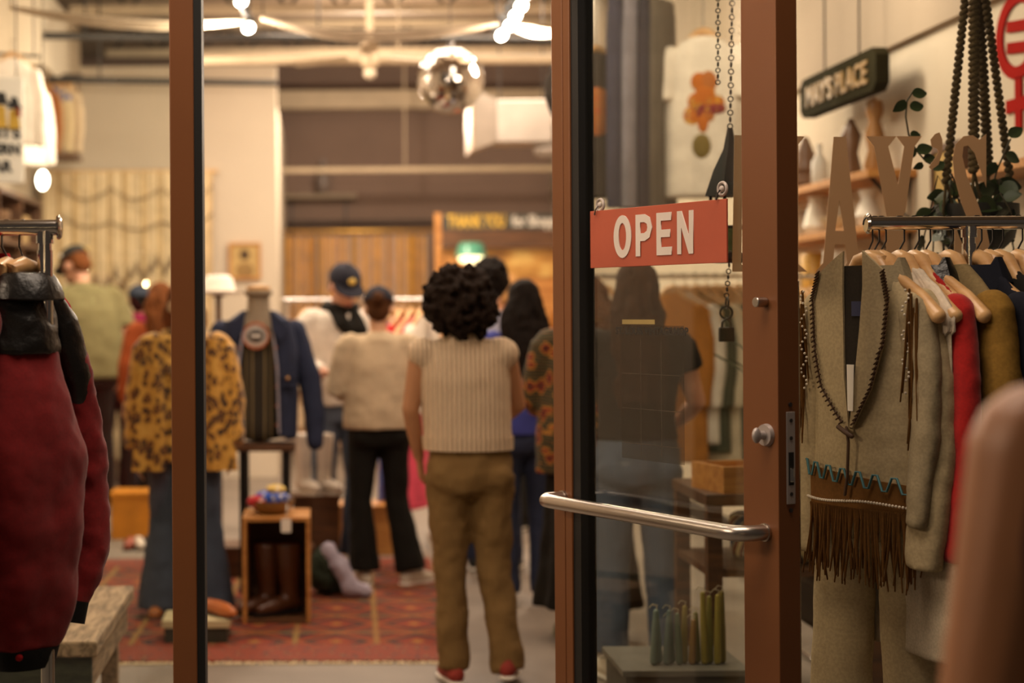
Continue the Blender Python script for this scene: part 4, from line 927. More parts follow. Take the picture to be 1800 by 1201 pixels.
# ================================================================== rug
def rug_mat():
    m, nt, b = newmat('kilim_wool'); v = coords(nt)
    br = tex(nt, 'Brick', v, Scale=1.0, offset=0.0, squash=1.0)
    br.inputs['Brick Width'].default_value = 0.36; br.inputs['Row Height'].default_value = 0.42; br.inputs['Mortar Size'].default_value = 0.016; br.inputs['Mortar Smooth'].default_value = 0.2
    br.inputs['Color1'].default_value = lin('#62200f'); br.inputs['Color2'].default_value = lin('#8c3a14'); br.inputs['Mortar'].default_value = lin('#96753c')
    n1 = tex(nt, 'Noise', v, Scale=5.0, Detail=3.0); ck = tex(nt, 'Checker', v, Scale=1.0)
    mp = nt.nodes.new('ShaderNodeMapping'); mp.inputs['Scale'].default_value = (1 / 0.36, 1 / 0.42, 0); nt.links.new(v, mp.inputs['Vector'])
    fr = nt.nodes.new('ShaderNodeVectorMath'); fr.operation = 'FRACTION'; nt.links.new(mp.outputs[0], fr.inputs[0])
    sb_ = nt.nodes.new('ShaderNodeVectorMath'); sb_.operation = 'SUBTRACT'; sb_.inputs[1].default_value = (0.5, 0.5, 0); nt.links.new(fr.outputs[0], sb_.inputs[0])
    ab = nt.nodes.new('ShaderNodeVectorMath'); ab.operation = 'ABSOLUTE'; nt.links.new(sb_.outputs[0], ab.inputs[0])
    dt = nt.nodes.new('ShaderNodeVectorMath'); dt.operation = 'DOT_PRODUCT'; dt.inputs[1].default_value = (1, 1, 0); nt.links.new(ab.outputs[0], dt.inputs[0])
    dia = ramp(nt, dt.outputs['Value'], [(0.0, '#a8702c'), (0.10, '#8c2c10'), (0.30, '#1c2228'), (0.42, '#9a4416'), (0.52, '#7a2410'), (0.70, '#20262c'), (0.86, '#8a2c12')], 'CONSTANT')
    col = mixc(nt, ramp(nt, br.outputs['Fac'], [(0.4, (1, 1, 1, 1)), (0.6, (0, 0, 0, 1))]), br.outputs['Color'], dia)
    mot = tex(nt, 'Voronoi', v, Scale=26.0); col = mixc(nt, ramp(nt, mot.outputs['Distance'], [(0.15, (0.45, 0.45, 0.45, 1)), (0.4, (0, 0, 0, 1))]), col, '#2a2420')
    col = mixc(nt, ramp(nt, n1.outputs['Fac'], [(0.45, (0, 0, 0, 1)), (0.7, (0.5, 0.5, 0.5, 1))]), col, '#9a4a1c')
    col = mixc(nt, 0.28, col, '#3a2416')
    nt.links.new(col, b.inputs['Base Color']); b.inputs['Roughness'].default_value = 0.95
    bump(nt, b, tex(nt, 'Noise', v, Scale=180.0).outputs['Fac'], 0.4, 0.004); return m
ry0, ry1 = F * EYE / (1164 - VY), F * EYE / (984 - VY)
rx0, rx1 = -2.25, 0.62
rg = empty('rug', ((rx0 + rx1) / 2, (ry0 + ry1) / 2, 0), math.radians(-1.0), 'red and navy patterned wool rug on the shop floor', 'rug')
hx, hy_ = (rx1 - rx0) / 2, (ry1 - ry0) / 2
MB().bbox((-hx, -hy_, 0.001), (hx, hy_, 0.009)).obj('pile', rug_mat(), rg, False)
bm_ = floral('rug_border_wool', '#7c2e12', '#242a30', '#a87a3c', 30.0)
MB().bbox((-hx, -hy_, 0.009), (hx, -hy_ + 0.34, 0.0105)).obj('border', bm_, rg, False); MB().bbox((-hx, hy_ - 0.30, 0.009), (hx, hy_, 0.0105)).obj('border', bm_, rg, False)
fg = MB(); rng = random.Random(9)
for i in range(260):
    x = -hx + 2 * hx * (i + rng.random()) / 260; fg.box((x, -hy_ - 0.018 - 0.01 * rng.random(), 0.004), (0.006, 0.05, 0.005), (0, 0, rng.uniform(-0.3, 0.3)))
k_ = fg.obj('fringe', strand_m, rg, False); k_['kind'] = 'stuff'

# ================================================================== garments on hangers
def hanger(loc, yaw, label, w=0.205, mat=hanger_wood, rail=0.10, group=None, clip=False, drop=0.12, cat='hanger'):
    o = empty('coat_hanger', loc, math.radians(yaw), label, cat, group)
    pts = [(-w, 0.012, -drop), (-w * 0.75, 0.006, -drop * 0.62), (-w * 0.4, 0, -drop * 0.29), (-0.03, 0, 0.012), (0, 0, 0.018), (0.03, 0, 0.012), (w * 0.4, 0, -drop * 0.29), (w * 0.75, 0.006, -drop * 0.62), (w, 0.012, -drop)]
    MB().tube(pts, [0.018, 0.014, 0.014, 0.020, 0.022, 0.020, 0.014, 0.014, 0.018], 10, flat=1.0, up=(0, 0, 1)).obj('arms', mat, o)
    hk = [(0, 0, 0.03), (0, 0, rail - 0.035)] + [(0, 0.020 * math.sin(a) , rail + 0.0 - 0.020 * math.cos(a) + 0.006) for a in [0.3 + i * 0.55 for i in range(8)]]
    hk = [(0, 0, 0.03), (0, 0, rail - 0.06), (0, 0.012, rail - 0.040)] + [(0, 0.019 * math.cos(a), rail + 0.019 * math.sin(a)) for a in [-0.9 + 0.45 * i for i in range(10)]]
    MB().tube(hk, 0.0022, 6).obj('hook', steel_dark, o)
    return o
def garment(loc, yaw, label, mat, name='jacket', L=0.62, w=0.195, d=0.035, sleeve=0.56, sr=0.052, flare=0.02, collar=None, sl_mat=None, cuff=None, folds=5, famp=0.06, group=None, disp=0.008, cat='jacket', neck=0.065, sl_out=0.03, vox=0.009, tuck=0.0):
    o = empty(name, loc, math.radians(yaw), label, cat, group)
    t = MB()
    rs = [(0, 0, -L, w + flare, d * 1.25), (0, 0, -L * 0.75, w + flare * 0.6, d * 1.2), (0, 0, -L * 0.5, w + flare * 0.2, d * 1.15), (0, 0, -0.22, w, d * 1.1), (0, 0, -0.115, w, d), (0, 0, -0.075, w * 0.86, d * 0.85), (0, 0, -0.035, w * 0.60, d * 0.75), (0, 0, -0.004, neck, d * 0.7)]
    t.loft(rs, 40, folds=folds, amp=(famp, 0.0))
    bd = t.obj('body', mat, o, remesh=vox, disp=disp, dscale=0.08)
    if sleeve:
        for q in (1, -1):
            m = MB(); x = w - 0.02
            m.tube([(q * (x - 0.01), 0.004, -0.105), (q * (x + sl_out * 0.6), 0.002, -0.105 - sleeve * 0.30), (q * (x + sl_out), -0.008, -0.105 - sleeve * 0.6), (q * (x + sl_out * 0.7), -0.03, -0.105 - sleeve)], [sr, sr * 1.02, sr * 0.95, sr * 0.72], 16, flat=0.72, up=(0, 1, 0), round_ends=False)
            m.ell((q * (x - 0.01), 0.004, -0.105), (sr * 0.9, sr * 0.7, sr * 0.8), 12, 8)
            m.obj('sleeve', sl_mat or mat, o, remesh=vox, disp=disp * 1.3, dscale=0.07)
            if cuff:
                z = -0.105 - sleeve; MB().tube([(q * (x + sl_out * 0.7), -0.03, z + 0.02), (q * (x + sl_out * 0.68), -0.033, z - 0.06)], [sr * 0.74, sr * 0.70], 16, flat=0.75, round_ends=False, up=(0, 1, 0)).obj('cuff', cuff, o)
    if collar:
        c = MB(); pts = [(0.045 * math.cos(a) * 1.5, 0.028 * math.sin(a), -0.012 - 0.018 * (math.sin(a) < 0)) for a in [2 * PI * i / 20 for i in range(20)]]
        rr = []
        for i, p in enumerate(pts):
            n = Vector((math.cos(2 * PI * i / 20), math.sin(2 * PI * i / 20), 0)); p = Vector(p)
            rr.append([p + n * 0.004 + Vector((0, 0, 0.030)), p + n * 0.012 + Vector((0, 0, 0.030)), p + n * 0.040 + Vector((0, 0, -0.030)), p + n * 0.030 + Vector((0, 0, -0.034))])
        c.rings(rr, closed=True).obj('collar', collar, o)
    return o
def rack_rail(label, a, b, r, posts, mat=chrome, name='clothes_rack', caps=True, foot=True):
    """a,b world ends of the rail; posts: fractions along it"""
    o = empty(name, (a.x, a.y, 0), label=label, cat='clothes rack'); d = b - a; z = a.z
    e = Vector((d.x, d.y, z + d.z)); s0 = Vector((0, 0, z))
    MB().tube([s0, e], r, 18, round_ends=False).obj('rail', mat, o)
    if caps:
        n = d.normalized()
        for q, sg_ in ((s0, -1), (e, 1)): MB().tube([q, q + n * sg_ * 0.004, q + n * sg_ * 0.009], [r * 1.5, r * 1.55, r * 1.25], 20, round_ends=False).obj('end_cap', mat, o)
    for t in posts:
        q = s0.lerp(e, t)
        MB().tube([(q.x, q.y, 0.03), (q.x, q.y, q.z)], r * 0.86, 16, round_ends=False).obj('post', mat, o)
        MB().tube([(q.x, q.y, q.z - 0.035), (q.x, q.y, q.z - r * 0.5)], r * 1.12, 16, round_ends=False).obj('fitting', mat, o)
        MB().tube([(q.x, q.y, q.z - 0.34), (q.x, q.y, q.z - 0.05)], r * 1.0, 16, round_ends=False).obj('sleeve_tube', mat, o)
        if foot: MB().tube([(q.x, q.y - 0.28, 0.02), (q.x, q.y + 0.28, 0.02)], r * 0.9, 12).obj('foot', mat, o)
    return o
# far rack of bright dresses
red_f = fabric('red_crepe', '#b01c28', 200); pink_f = fabric('pink_crepe', '#d8506a', 200); blue_fl = floral('blue_floral', '#5868b0', '#c83c58', '#e0d0c8', 22.0)
ra, rb_ = P(640, 527, 10.6), P(760, 527, 10.6)
rack_rail('chrome rack of bright dresses behind the beige sweater', ra, rb_, 0.014, (0.04, 0.96))
for i, (px, m, L, lb, sl) in enumerate(((672, f_cream, 0.75, 'cream blouse on the far rack of bright dresses', 0.4), (692, blue_fl, 1.15, 'blue floral dress on the far rack', 0), (706, red_f, 1.10, 'red dress on the far rack', 0.25), (724, pink_f, 1.22, 'long pink dress on the far rack', 0), (742, f_white, 0.62, 'white puff-sleeved blouse at the end of the far rack', 0.32))):
    p = P(px, 552, 10.6 ); p.z = ra.z - 0.09
    hanger(p, 62, 'small hanger holding the ' + lb, rail=0.09, group='hangers on the far rack')
    garment(p, 62, lb, m, name='dress' if L > 1 else 'blouse', L=L, d=0.016, sleeve=sl, flare=0.05, folds=7, famp=0.08, group='dresses on the far rack', cat='dress' if L > 1 else 'blouse', vox=0.014, sr=0.055)
# rack of white clothes behind the denim bust
wa, wb = P(500, 528, 11.2), P(590, 528, 11.2)
rack_rail('chrome rack of white blouses behind the denim jacket', wa, wb, 0.014, (0.05, 0.95))
for px, m, L in ((540, f_white, 0.70), (556, f_cream, 0.75), (572, f_white, 0.80)):
    p = P(px, 552, 11.2); p.z = wa.z - 0.09
    garment(p, 50, {540: 'white blouse nearest the denim jacket on the white rack', 556: 'cream blouse in the middle of the white rack', 572: 'long white blouse at the right end of the white rack'}[px], m, name='blouse', L=L, d=0.02, sleeve=0.4, group='white clothes on the rack', cat='blouse', vox=0.014)
    hanger(p, 50, {540: 'hanger of the white blouse nearest the denim jacket', 556: 'hanger of the cream blouse in the middle', 572: 'hanger of the long white blouse'}[px], rail=0.09, group='hangers on the white rack')
# ------------------------------------------------------------------ denim jacket bust on a black table
tY = 8.95; tp_ = P(466, 778, tY); tb_ = empty('display_table', (tp_.x, tY, 0), label='small black display table under the denim jacket', cat='table')
ztop = tp_.z
MB().bbox((-0.16, -0.16, ztop - 0.035), (0.16, 0.16, ztop)).obj('top', walnut, tb_, False, bev=0.004)
for x in (-0.11, 0.11):
    for y in (-0.12, 0.12): MB().bbox((x - 0.02, y - 0.02, 0), (x + 0.02, y + 0.02, ztop - 0.035)).obj('leg', black_metal, tb_, False)
bu = empty('dress_form', (tp_.x - 0.03, tY, ztop), label='grey dress form on the table inside the denim jacket', cat='dress form')
form_m = fabric('form_linen', '#8a7a66', 150); H0 = P(450, 497, tY).z - ztop
stripe, nt, b = newmat('striped_tee'); v = coords(nt); wv = tex(nt, 'Wave', v, Scale=3.2, Distortion=0.4, wave_type='BANDS', bands_direction='X')
nt.links.new(ramp(nt, wv.outputs['Fac'], [(0.0, '#2a241c'), (0.62, '#2e281e'), (0.72, '#a08c60'), (0.9, '#2e281e')]), b.inputs['Base Color']); b.inputs['Roughness'].default_value = 0.9
MB().loft([(0, 0, 0.0, 0.15, 0.11), (0, 0, 0.12, 0.135, 0.10), (0, 0, 0.28, 0.14, 0.105), (0, 0, 0.45, 0.165, 0.115), (0, 0, 0.58, 0.15, 0.10), (0, 0, 0.635, 0.10, 0.08)], 30).obj('striped_shirt', stripe, bu, sub=1)
MB().lathe([(0.105, 0.60), (0.085, 0.645), (0.062, 0.68), (0.056, H0 - 0.06), (0.060, H0 - 0.04)], seg=24).obj('neck', form_m, bu)
MB().lathe([(0.060, H0 - 0.042), (0.062, H0 - 0.02), (0.02, H0 - 0.012)], seg=24).obj('neck_cap', pine, bu)
MB().torus((0, 0.0, H0 - 0.055), 0.060, 0.016, 'Z', 24, 8).obj('collar_ring', form_m, bu)
bz = P(441, 590, tY).z - ztop
bg = MB().ell((-0.01, -0.118, bz), (0.075, 0.010, 0.058), 24, 12).obj('badge', M('badge_white', '#cfc8c0', 0.6), bu)
MB().torus((-0.01, -0.130, bz), 0.066, 0.006, 'Y', 28, 8).obj('badge_ring', M('badge_orange', '#b4643c', 0.6), bg); MB().ell((-0.01, -0.127, bz), (0.046, 0.006, 0.034), 20, 10).obj('badge_centre', M('badge_black', '#201c1a', 0.6), bg)
MB().box((-0.01, -0.135, bz), (0.055, 0.004, 0.018)).obj('badge_band', M('badge_white', '#cfc8c0', 0.6), bg, False)
# denim jacket worn open over the form
dj = empty('denim_jacket', (tp_.x - 0.03, tY, ztop), label='dark blue denim jacket open over the striped dress form', cat='jacket')
m = MB()
def shell(rows, th=0.02):
    out = []
    for r in rows: out.append(r + [(p[0] * 0.93, p[1] * 0.86, p[2]) for p in r[::-1]])
    return MB().rings(out)
rows = []
for z, rx, ry in ((0.02, 0.195, 0.155), (0.15, 0.195, 0.15), (0.32, 0.20, 0.15), (0.48, 0.21, 0.15), (0.58, 0.205, 0.135), (0.64, 0.16, 0.11), (0.69, 0.09, 0.085)):
    rows.append([(rx * math.cos(a), ry * math.sin(a), z) for a in [math.radians(-40 + 260 * i / 30) for i in range(31)]])
shell(rows).obj('back_and_sides', f_ddenim, dj, disp=0.006)
for q in (1, -1):
    rows = []
    for k in range(10):
        t = k / 9; z = 0.04 + 0.60 * t; xi = 0.105 - 0.03 * t; xo = 0.20 + 0.008 * math.sin(PI * t) - 0.03 * max(0, t - 0.8) * 5
        r = [(q * (xi + (xo - xi) * u), -0.135 - 0.02 * math.sin(PI * u) + 0.05 * u * u, z) for u in [j / 8 for j in range(9)]]
        rows.append(r + [(p[0], p[1] + 0.02, p[2]) for p in r[::-1]])
    fp = MB().rings(rows).obj('front_panel', f_ddenim, dj, disp=0.006)
    MB().prism([(q * 0.118, 0.30), (q * 0.195, 0.30), (q * 0.195, 0.385), (q * 0.118, 0.385)], -0.165, -0.15).obj('chest_pocket', f_ddenim, dj, False)
    MB().prism([(q * 0.112, 0.385), (q * 0.112, 0.345), (q * 0.155, 0.325), (q * 0.20, 0.345), (q * 0.20, 0.385)], -0.172, -0.16).obj('pocket_flap', f_ddenim, dj, False)
    MB().ell((q * 0.155, -0.175, 0.343), (0.009, 0.005, 0.009), 12, 8).obj('button', M('brass_button', '#d8a868', 0.3, metal=0.8), dj)
    for z in (0.10, 0.20, 0.30, 0.40, 0.50): MB().ell((q * 0.095, -0.155, z), (0.007, 0.005, 0.007), 10, 6).obj('button', M('copper_button', '#a86848', 0.3, metal=0.8), dj)
    MB().tube([(q * 0.19, 0.0, 0.585), (q * 0.262, 0.0, 0.34), (q * 0.295, -0.03, 0.13), (q * 0.29, -0.05, 0.0)], [0.065, 0.062, 0.055, 0.045], 14).obj('sleeve', f_ddenim, dj, remesh=0.011, disp=0.016)
    MB().prism([(q * 0.06, 0.70), (q * 0.10, 0.66), (q * 0.165, 0.60), (q * 0.12, 0.53), (q * 0.075, 0.585)], -0.165, -0.135).obj('collar', f_ddenim, dj, False)
    MB().tube([(q * 0.075, -0.14, 0.60), (q * 0.10, -0.160, 0.40), (q * 0.108, -0.160, 0.06)], 0.005, 6).obj('stitching', M('white_stitch', '#a8a4b0', 0.8), dj)
# ------------------------------------------------------------------ crate with boots, bowl on top
cY = 7.95; cl, cr_ = P(427, 1100, cY), P(546, 1100, cY); cz = P(486, 910, cY).z
cw = cr_.x - cl.x
cx = (cl.x + cr_.x) / 2
cra = empty('wooden_crate', (cx, cY, 0.011), label='open-fronted wooden crate standing on the rug', cat='crate')
MB().bbox((-cw / 2, 0, 0), (-cw / 2 + 0.018, 0.36, cz - 0.011)).obj('side_board', oak, cra, False); MB().bbox((cw / 2 - 0.018, 0, 0), (cw / 2, 0.36, cz - 0.011)).obj('side_board', oak, cra, False)
MB().bbox((-cw / 2 + 0.018, 0.0, cz - 0.029), (cw / 2 - 0.018, 0.36, cz - 0.011)).obj('top_board', oak, cra, False); MB().bbox((-cw / 2 + 0.018, 0.0, 0), (cw / 2 - 0.018, 0.36, 0.018)).obj('bottom_board', walnut, cra, False)
MB().bbox((-cw / 2 + 0.018, 0.345, 0.018), (cw / 2 - 0.018, 0.36, cz - 0.03)).obj('back_board', walnut, cra, False)
boot_m = M('boot_leather', '#4a2a18', 0.28, var=0.25)
for i, (x, y, yaw, lb) in enumerate(((-0.065, 0.15, -50, 'brown leather boot in the crate, left one of the pair'), (0.035, 0.13, -55, 'brown leather boot in the crate, right one of the pair'))):
    bo = empty('cowboy_boot', (cx + x, cY + y, 0.03), math.radians(yaw), lb, 'boot', 'boots in the wooden crate')
    MB().tube([(0, 0.055, 0.05), (0, 0.0, 0.055), (0, -0.07, 0.045), (0, -0.14, 0.035)], [0.035, 0.040, 0.038, 0.026], 14).loft([(0, 0.03, 0.05, 0.036, 0.046), (0, 0.025, 0.13, 0.038, 0.046), (0, 0.02, 0.22, 0.050, 0.058), (0, 0.02, 0.335, 0.056, 0.066)], 18).obj('upper', boot_m, bo, remesh=0.008)
    MB().tube([(0, 0.06, 0.016), (0, -0.04, 0.014), (0, -0.15, 0.014)], [0.032, 0.036, 0.022], 14, flat=0.25).obj('sole', black, bo); MB().bbox((-0.026, 0.025, 0.0), (0.026, 0.085, 0.026)).obj('heel', black, bo, False, bev=0.004)
bw = P(478, 890, cY + 0.15); bow = empty('wooden_bowl', (bw.x, cY + 0.16, cz), label='round brown bowl of folded scarves on the crate', cat='bowl')
MB().lathe([(0.05, 0), (0.085, 0.015), (0.105, 0.05), (0.110, 0.065), (0.100, 0.062), (0.08, 0.025), (0.02, 0.02)], seg=28).obj('dish', M('bowl_wood', '#7a5a30', 0.4), bow)
for nm, x, y, z, r, c, lb in (('folded_scarf', 0.0, 0.0, 0.075, (0.085, 0.075, 0.035), '#2c50b0', 'blue patterned scarf folded in the bowl'), ('folded_scarf', -0.06, -0.03, 0.06, (0.06, 0.05, 0.03), '#a81c20', 'red scarf spilling over the left of the bowl'), ('folded_scarf', 0.02, 0.0, 0.115, (0.05, 0.045, 0.022), '#d8b868', 'yellow and white scarf on top of the bowl')):
    tag(MB().ell((0, 0, 0), r, 18, 12).obj(nm, floral('scarf_' + c[1:], c, '#e0d8cc', c, 40.0), loc=(bw.x + x, cY + 0.16 + y, cz + z), disp=0.03, dscale=0.03, sub=1), lb, 'scarf', 'scarves in the bowl')
tgx = P(503, 925, cY - 0.01); tg_ = empty('price_tag', (tgx.x, cY - 0.008, P(503, 893, cY).z), label='white price tag hanging over the front of the crate', cat='tag')
MB().tube([(0.006, 0.05, 0.012), (0.004, 0, -0.01), (0, 0, -0.05)], 0.0018, 5).obj('string', paper, tg_); MB().bbox((-0.023, -0.001, -0.113), (0.023, 0.001, -0.05)).obj('card', paper, tg_, False)
# white pedestal box with orange shoe in front of the mannequin
pY = F * EYE / (1134 - VY); pa, pb2 = P(284, 1130, pY), P(404, 1130, pY)
ped = empty('shoe_box', ((pa.x + pb2.x) / 2, pY + 0.13, 0.011), label='low pale green and white display box on the rug', cat='box')
pw = (pb2.x - pa.x) / 2
MB().bbox((-pw + 0.012, -0.118, 0), (pw - 0.012, 0.118, 0.065)).obj('box', M('box_dark_green', '#343226', 0.7), ped, False); MB().bbox((-pw, -0.13, 0.065), (pw, 0.13, 0.10)).obj('lid', M('box_lid', '#c0b48c', 0.7), ped, False, bev=0.003)
so = empty('orange_loafer', ((pa.x + pb2.x) / 2 + 0.085, pY + 0.13, 0.111), math.radians(35), 'orange leather loafer on the pale display box', 'shoe')
MB().tube([(0, 0.07, 0.035), (0, 0, 0.035), (0, -0.08, 0.03), (0, -0.13, 0.025)], [0.030, 0.034, 0.034, 0.024], 12).obj('upper', M('orange_leather', '#b4622a', 0.3), so, remesh=0.007); MB().tube([(0, 0.08, 0.008), (0, 0, 0.008), (0, -0.14, 0.008)], [0.030, 0.034, 0.024], 12, flat=0.22).obj('sole', black, so)
# heap of clothes, low crates and boots by the man
hp = P(590, 985, 8.75); heap = empty('clothes_bundle', (hp.x - 0.0, 8.75, 0.01), label='bundle of dark green and lilac cloth beside the crate', cat='bundle')
MB().ell((-0.05, 0, 0.13), (0.09, 0.10, 0.13)).ell((-0.02, 0.04, 0.08), (0.12, 0.10, 0.08)).obj('green_cloth', fabric('green_cloth', '#2c3428', 120), heap, remesh=0.012, disp=0.04, dscale=0.06)
MB().tube([(-0.04, -0.06, 0.24), (0.03, -0.08, 0.15), (0.08, -0.09, 0.04), (0.16, -0.08, 0.03)], [0.04, 0.05, 0.05, 0.03], 12).obj('lilac_cloth', fabric('lilac_cloth', '#a8a0b0', 120), heap, remesh=0.012, disp=0.03, dscale=0.05)
for px, Y_, w_, h_, d_, mm, lb in ((618, 10.35, 0.62, 0.30, 0.3, oak, 'low wooden plinth behind the beige sweater'), (470, 9.5, 0.50, 0.16, 0.3, walnut, 'dark wooden riser behind the boot crate'), (246, 11.15, 0.34, 0.30, 0.3, M('orange_crate', '#c8801c', 0.6), 'orange box on the floor behind the leopard coat'), (556, 9.65, 0.26, 0.42, 0.22, walnut, 'dark box holding white boots behind the crate')):
    q = P(px, 900, Y_); o = empty('display_plinth', (q.x, Y_, 0.012 if Y_ < 10 else 0), label=lb, cat='plinth', group='display plinths')
    MB().bbox((-w_ / 2, -d_ / 2, 0), (w_ / 2, d_ / 2, h_ - 0.025)).obj('case', mm, o, False); MB().bbox((-w_ / 2 - 0.01, -d_ / 2 - 0.01, h_ - 0.025), (w_ / 2 + 0.01, d_ / 2 + 0.01, h_)).obj('lid', mm, o, False)
    if 'boots' in lb:
        for k, xx in enumerate((-0.06, 0.06)):
            bo = empty('white_boot', (q.x + xx, Y_, h_ + 0.012), math.radians(35), ('left' if k == 0 else 'right') + ' white boot standing behind the denim jacket', 'boot', 'white boots')
            MB().tube([(0, 0.05, 0.05), (0, -0.06, 0.045), (0, -0.12, 0.035)], [0.035, 0.036, 0.026], 12).loft([(0, 0.03, 0.05, 0.036, 0.046), (0, 0.02, 0.15, 0.038, 0.046), (0, 0.02, 0.34, 0.052, 0.06)], 16).obj('upper', f_white, bo, remesh=0.009); MB().bbox((-0.03, -0.13, 0.0), (0.03, 0.08, 0.015)).obj('sole', sole_m, bo, False)
for k, (px, c) in enumerate(((228, '#8c3c24'), (244, '#d0c0b0'), (260, '#3c2c24'))):
    q = P(px, 880, 10.6); o = empty('shoe', (q.x, 10.6, 0), math.radians(10 * k), ['rust shoe', 'white shoe', 'dark brown shoe'][k] + ' on the floor left of the leopard coat', 'shoe', 'shoes on the floor')
    MB().tube([(0, 0.07, 0.035), (0, -0.08, 0.03), (0, -0.13, 0.025)], [0.032, 0.034, 0.024], 10).obj('upper', M('shoe_' + c[1:], c, 0.5), o, remesh=0.01); MB().bbox((-0.03, -0.14, 0), (0.03, 0.09, 0.012)).obj('sole', black, o, False)
# white hat on a stand behind the denim collar
wh = P(384, 500, 10.0); ht = empty('white_hat', (wh.x, 10.0, wh.z - 0.06), label='white hat behind the left shoulder of the denim jacket', cat='hat')
MB().lathe([(0.10, 0), (0.155, 0.005), (0.165, 0.02), (0.10, 0.018), (0.085, 0.09), (0.06, 0.115), (0.01, 0.11)], seg=28).obj('felt', M('white_felt', '#efe8dc', 0.9, var=0.03), ht)
hs = empty('hat_stand', (wh.x, 10.0, 0), label='slim wooden stand under the white hat', cat='stand')
MB().tube([(0, 0, 0.02), (0, 0, wh.z - 0.06)], 0.016, 10, round_ends=False).obj('pole', walnut, hs); MB().lathe([(0.13, 0.0), (0.13, 0.015), (0.03, 0.03)], seg=20).obj('base', walnut, hs); MB().ell((0, 0, wh.z - 0.03), (0.06, 0.07, 0.05)).obj('knob', walnut, hs)
# garments hanging high at the far left
for px, py, Y_, m, L, yaw, lb in ((22, 100, 11.6, f_white, 0.60, 35, 'white shirt hanging high at the left edge behind the sign'), (48, 142, 12.4, f_white, 0.62, 50, 'white long-sleeved shirt hanging right of the western sign')):
    p = P(px, py, Y_); garment(p, yaw, lb, m, name='shirt', L=L, d=0.03, sleeve=0.5, group='shirts hanging high at the left', cat='shirt', vox=0.013); hanger(p, yaw, 'hanger of the ' + lb, rail=0.10, group='hangers high at the left')
rl = pipe(-40, 92, 70, 100, 12.0, 0.012, steel_dark, 'thin dark rail holding the white shirts at the left', hang=(60,))
for i, (px, m, lb) in enumerate(((80, fabric('tan_suede', '#a4683c', 120), 'tan jacket on the high ledge by the fringe curtain'), (100, floral('stripe_blue', '#cdb890', '#3c5ca0', '#cdb890', 9), 'cream and blue jacket in the middle of the high ledge'), (118, f_cream, 'cream jacket at the right of the high ledge'))):
    p = P(px, 150, 13.9 - 0.02 * i); garment(p, -32, lb, m, name='jacket', L=0.56, w=0.14, d=0.02, sr=0.035, sleeve=0.45, group='jackets on the high ledge', vox=0.011); hanger(p, -32, 'hanger of the ' + lb, w=0.13, rail=0.08, group='hangers on the high ledge')
le = P(66, 275, 13.9); lg_ = empty('display_ledge', (le.x, 13.9, le.z), label='wooden wall ledge with a rail of jackets at the upper left', cat='ledge')
MB().bbox((-0.03, -0.2, -0.03), (0.34, 0.2, 0.0)).obj('board', walnut, lg_, False)
rz = P(66, 133, 13.9).z - le.z; MB().tube([(-0.03, 0, rz), (0.36, 0, rz)], 0.012, 8).obj('rail', steel_dark, lg_)
for x in (-0.03, 0.33): MB().tube([(x, 0, 0), (x, 0, rz)], 0.010, 8).obj('post', walnut, lg_)
MB().bbox((-0.34, -0.03, -0.06), (0.0, 0.03, -0.03)).obj('bracket', walnut, lg_, False)
# weathered bench just inside the left pane
bx0, bx1, by0, by1, bzt = -1.12, -0.685, 5.22, 6.28, 0.46
be = empty('weathered_bench', ((bx0 + bx1) / 2, (by0 + by1) / 2, 0), label='weathered grey plank bench inside the left pane', cat='bench')
grey_w = wood('weathered_wood', '#6c5842', '#b89c7c', (14, 2, 14), 0.85, 0.6); green_w = wood('green_painted_wood', '#22261c', '#3c3e2c', (6, 6, 14), 0.8, 0.3)
hx, hy_ = (bx1 - bx0) / 2, (by1 - by0) / 2
MB().bbox((hx - 0.14, -hy_, bzt - 0.05), (hx, hy_, bzt)).obj('plank', grey_w, be, False, bev=0.008, disp=0.0)
for i in range(2): MB().bbox((-hx + 0.148 * i, -hy_, bzt - 0.055), (-hx + 0.148 * i + 0.14, hy_, bzt - 0.008)).obj('plank', grey_w if i else green_w, be, False, bev=0.006)
MB().bbox((-hx + 0.02, -hy_ + 0.02, bzt - 0.15), (hx - 0.02, -hy_ + 0.05, bzt - 0.055)).obj('apron', green_w, be, False); MB().bbox((hx - 0.05, -hy_ + 0.05, bzt - 0.15), (hx - 0.02, hy_ - 0.05, bzt - 0.055)).obj('apron', grey_w, be, False); MB().bbox((-hx + 0.02, -hy_ + 0.05, bzt - 0.15), (-hx + 0.05, hy_ - 0.05, bzt - 0.055)).obj('apron', green_w, be, False)
for x in (-hx + 0.05, hx - 0.11):
    for y in (-hy_ + 0.06, hy_ - 0.12): MB().bbox((x, y, 0), (x + 0.06, y + 0.06, bzt - 0.055)).obj('leg', grey_w, be, False, bev=0.004)

# ================================================================== right-hand rack on the pavement
RY = 4.10
cream_s = fabric('cream_suede', '#ab9976', 140, var=0.08, bmp=0.2); brown_s = fabric('brown_suede', '#6e4a20', 120, var=0.2); teal = M('teal_cord', '#3c6a70', 0.7)
lace_m = fabric('ivory_lace', '#cbbba6', 60, var=0.25, bmp=0.8); ivory = fabric('ivory_linen', '#b8aa92', 180); beige_f = fabric('beige_wool', '#8e8064', 160)
scarlet = fabric('scarlet_wool', '#9c130f', 160, sheen=0.2); blk_leather = M('black_leather', '#14110f', 0.35, bmp=0.25, bscale=60); olive_d = fabric('dark_olive_wool', '#241d12', 160)
tan_suede2 = fabric('tan_suede_yoke', '#7c6a48', 120, var=0.12); mustard = fabric('mustard_suede', '#7c5c22', 120, var=0.12); navy_w = fabric('navy_denim', '#12141f', 300)
r0, r1 = P(1528, 393, RY), P(1990, 390, RY); r1.z = r0.z
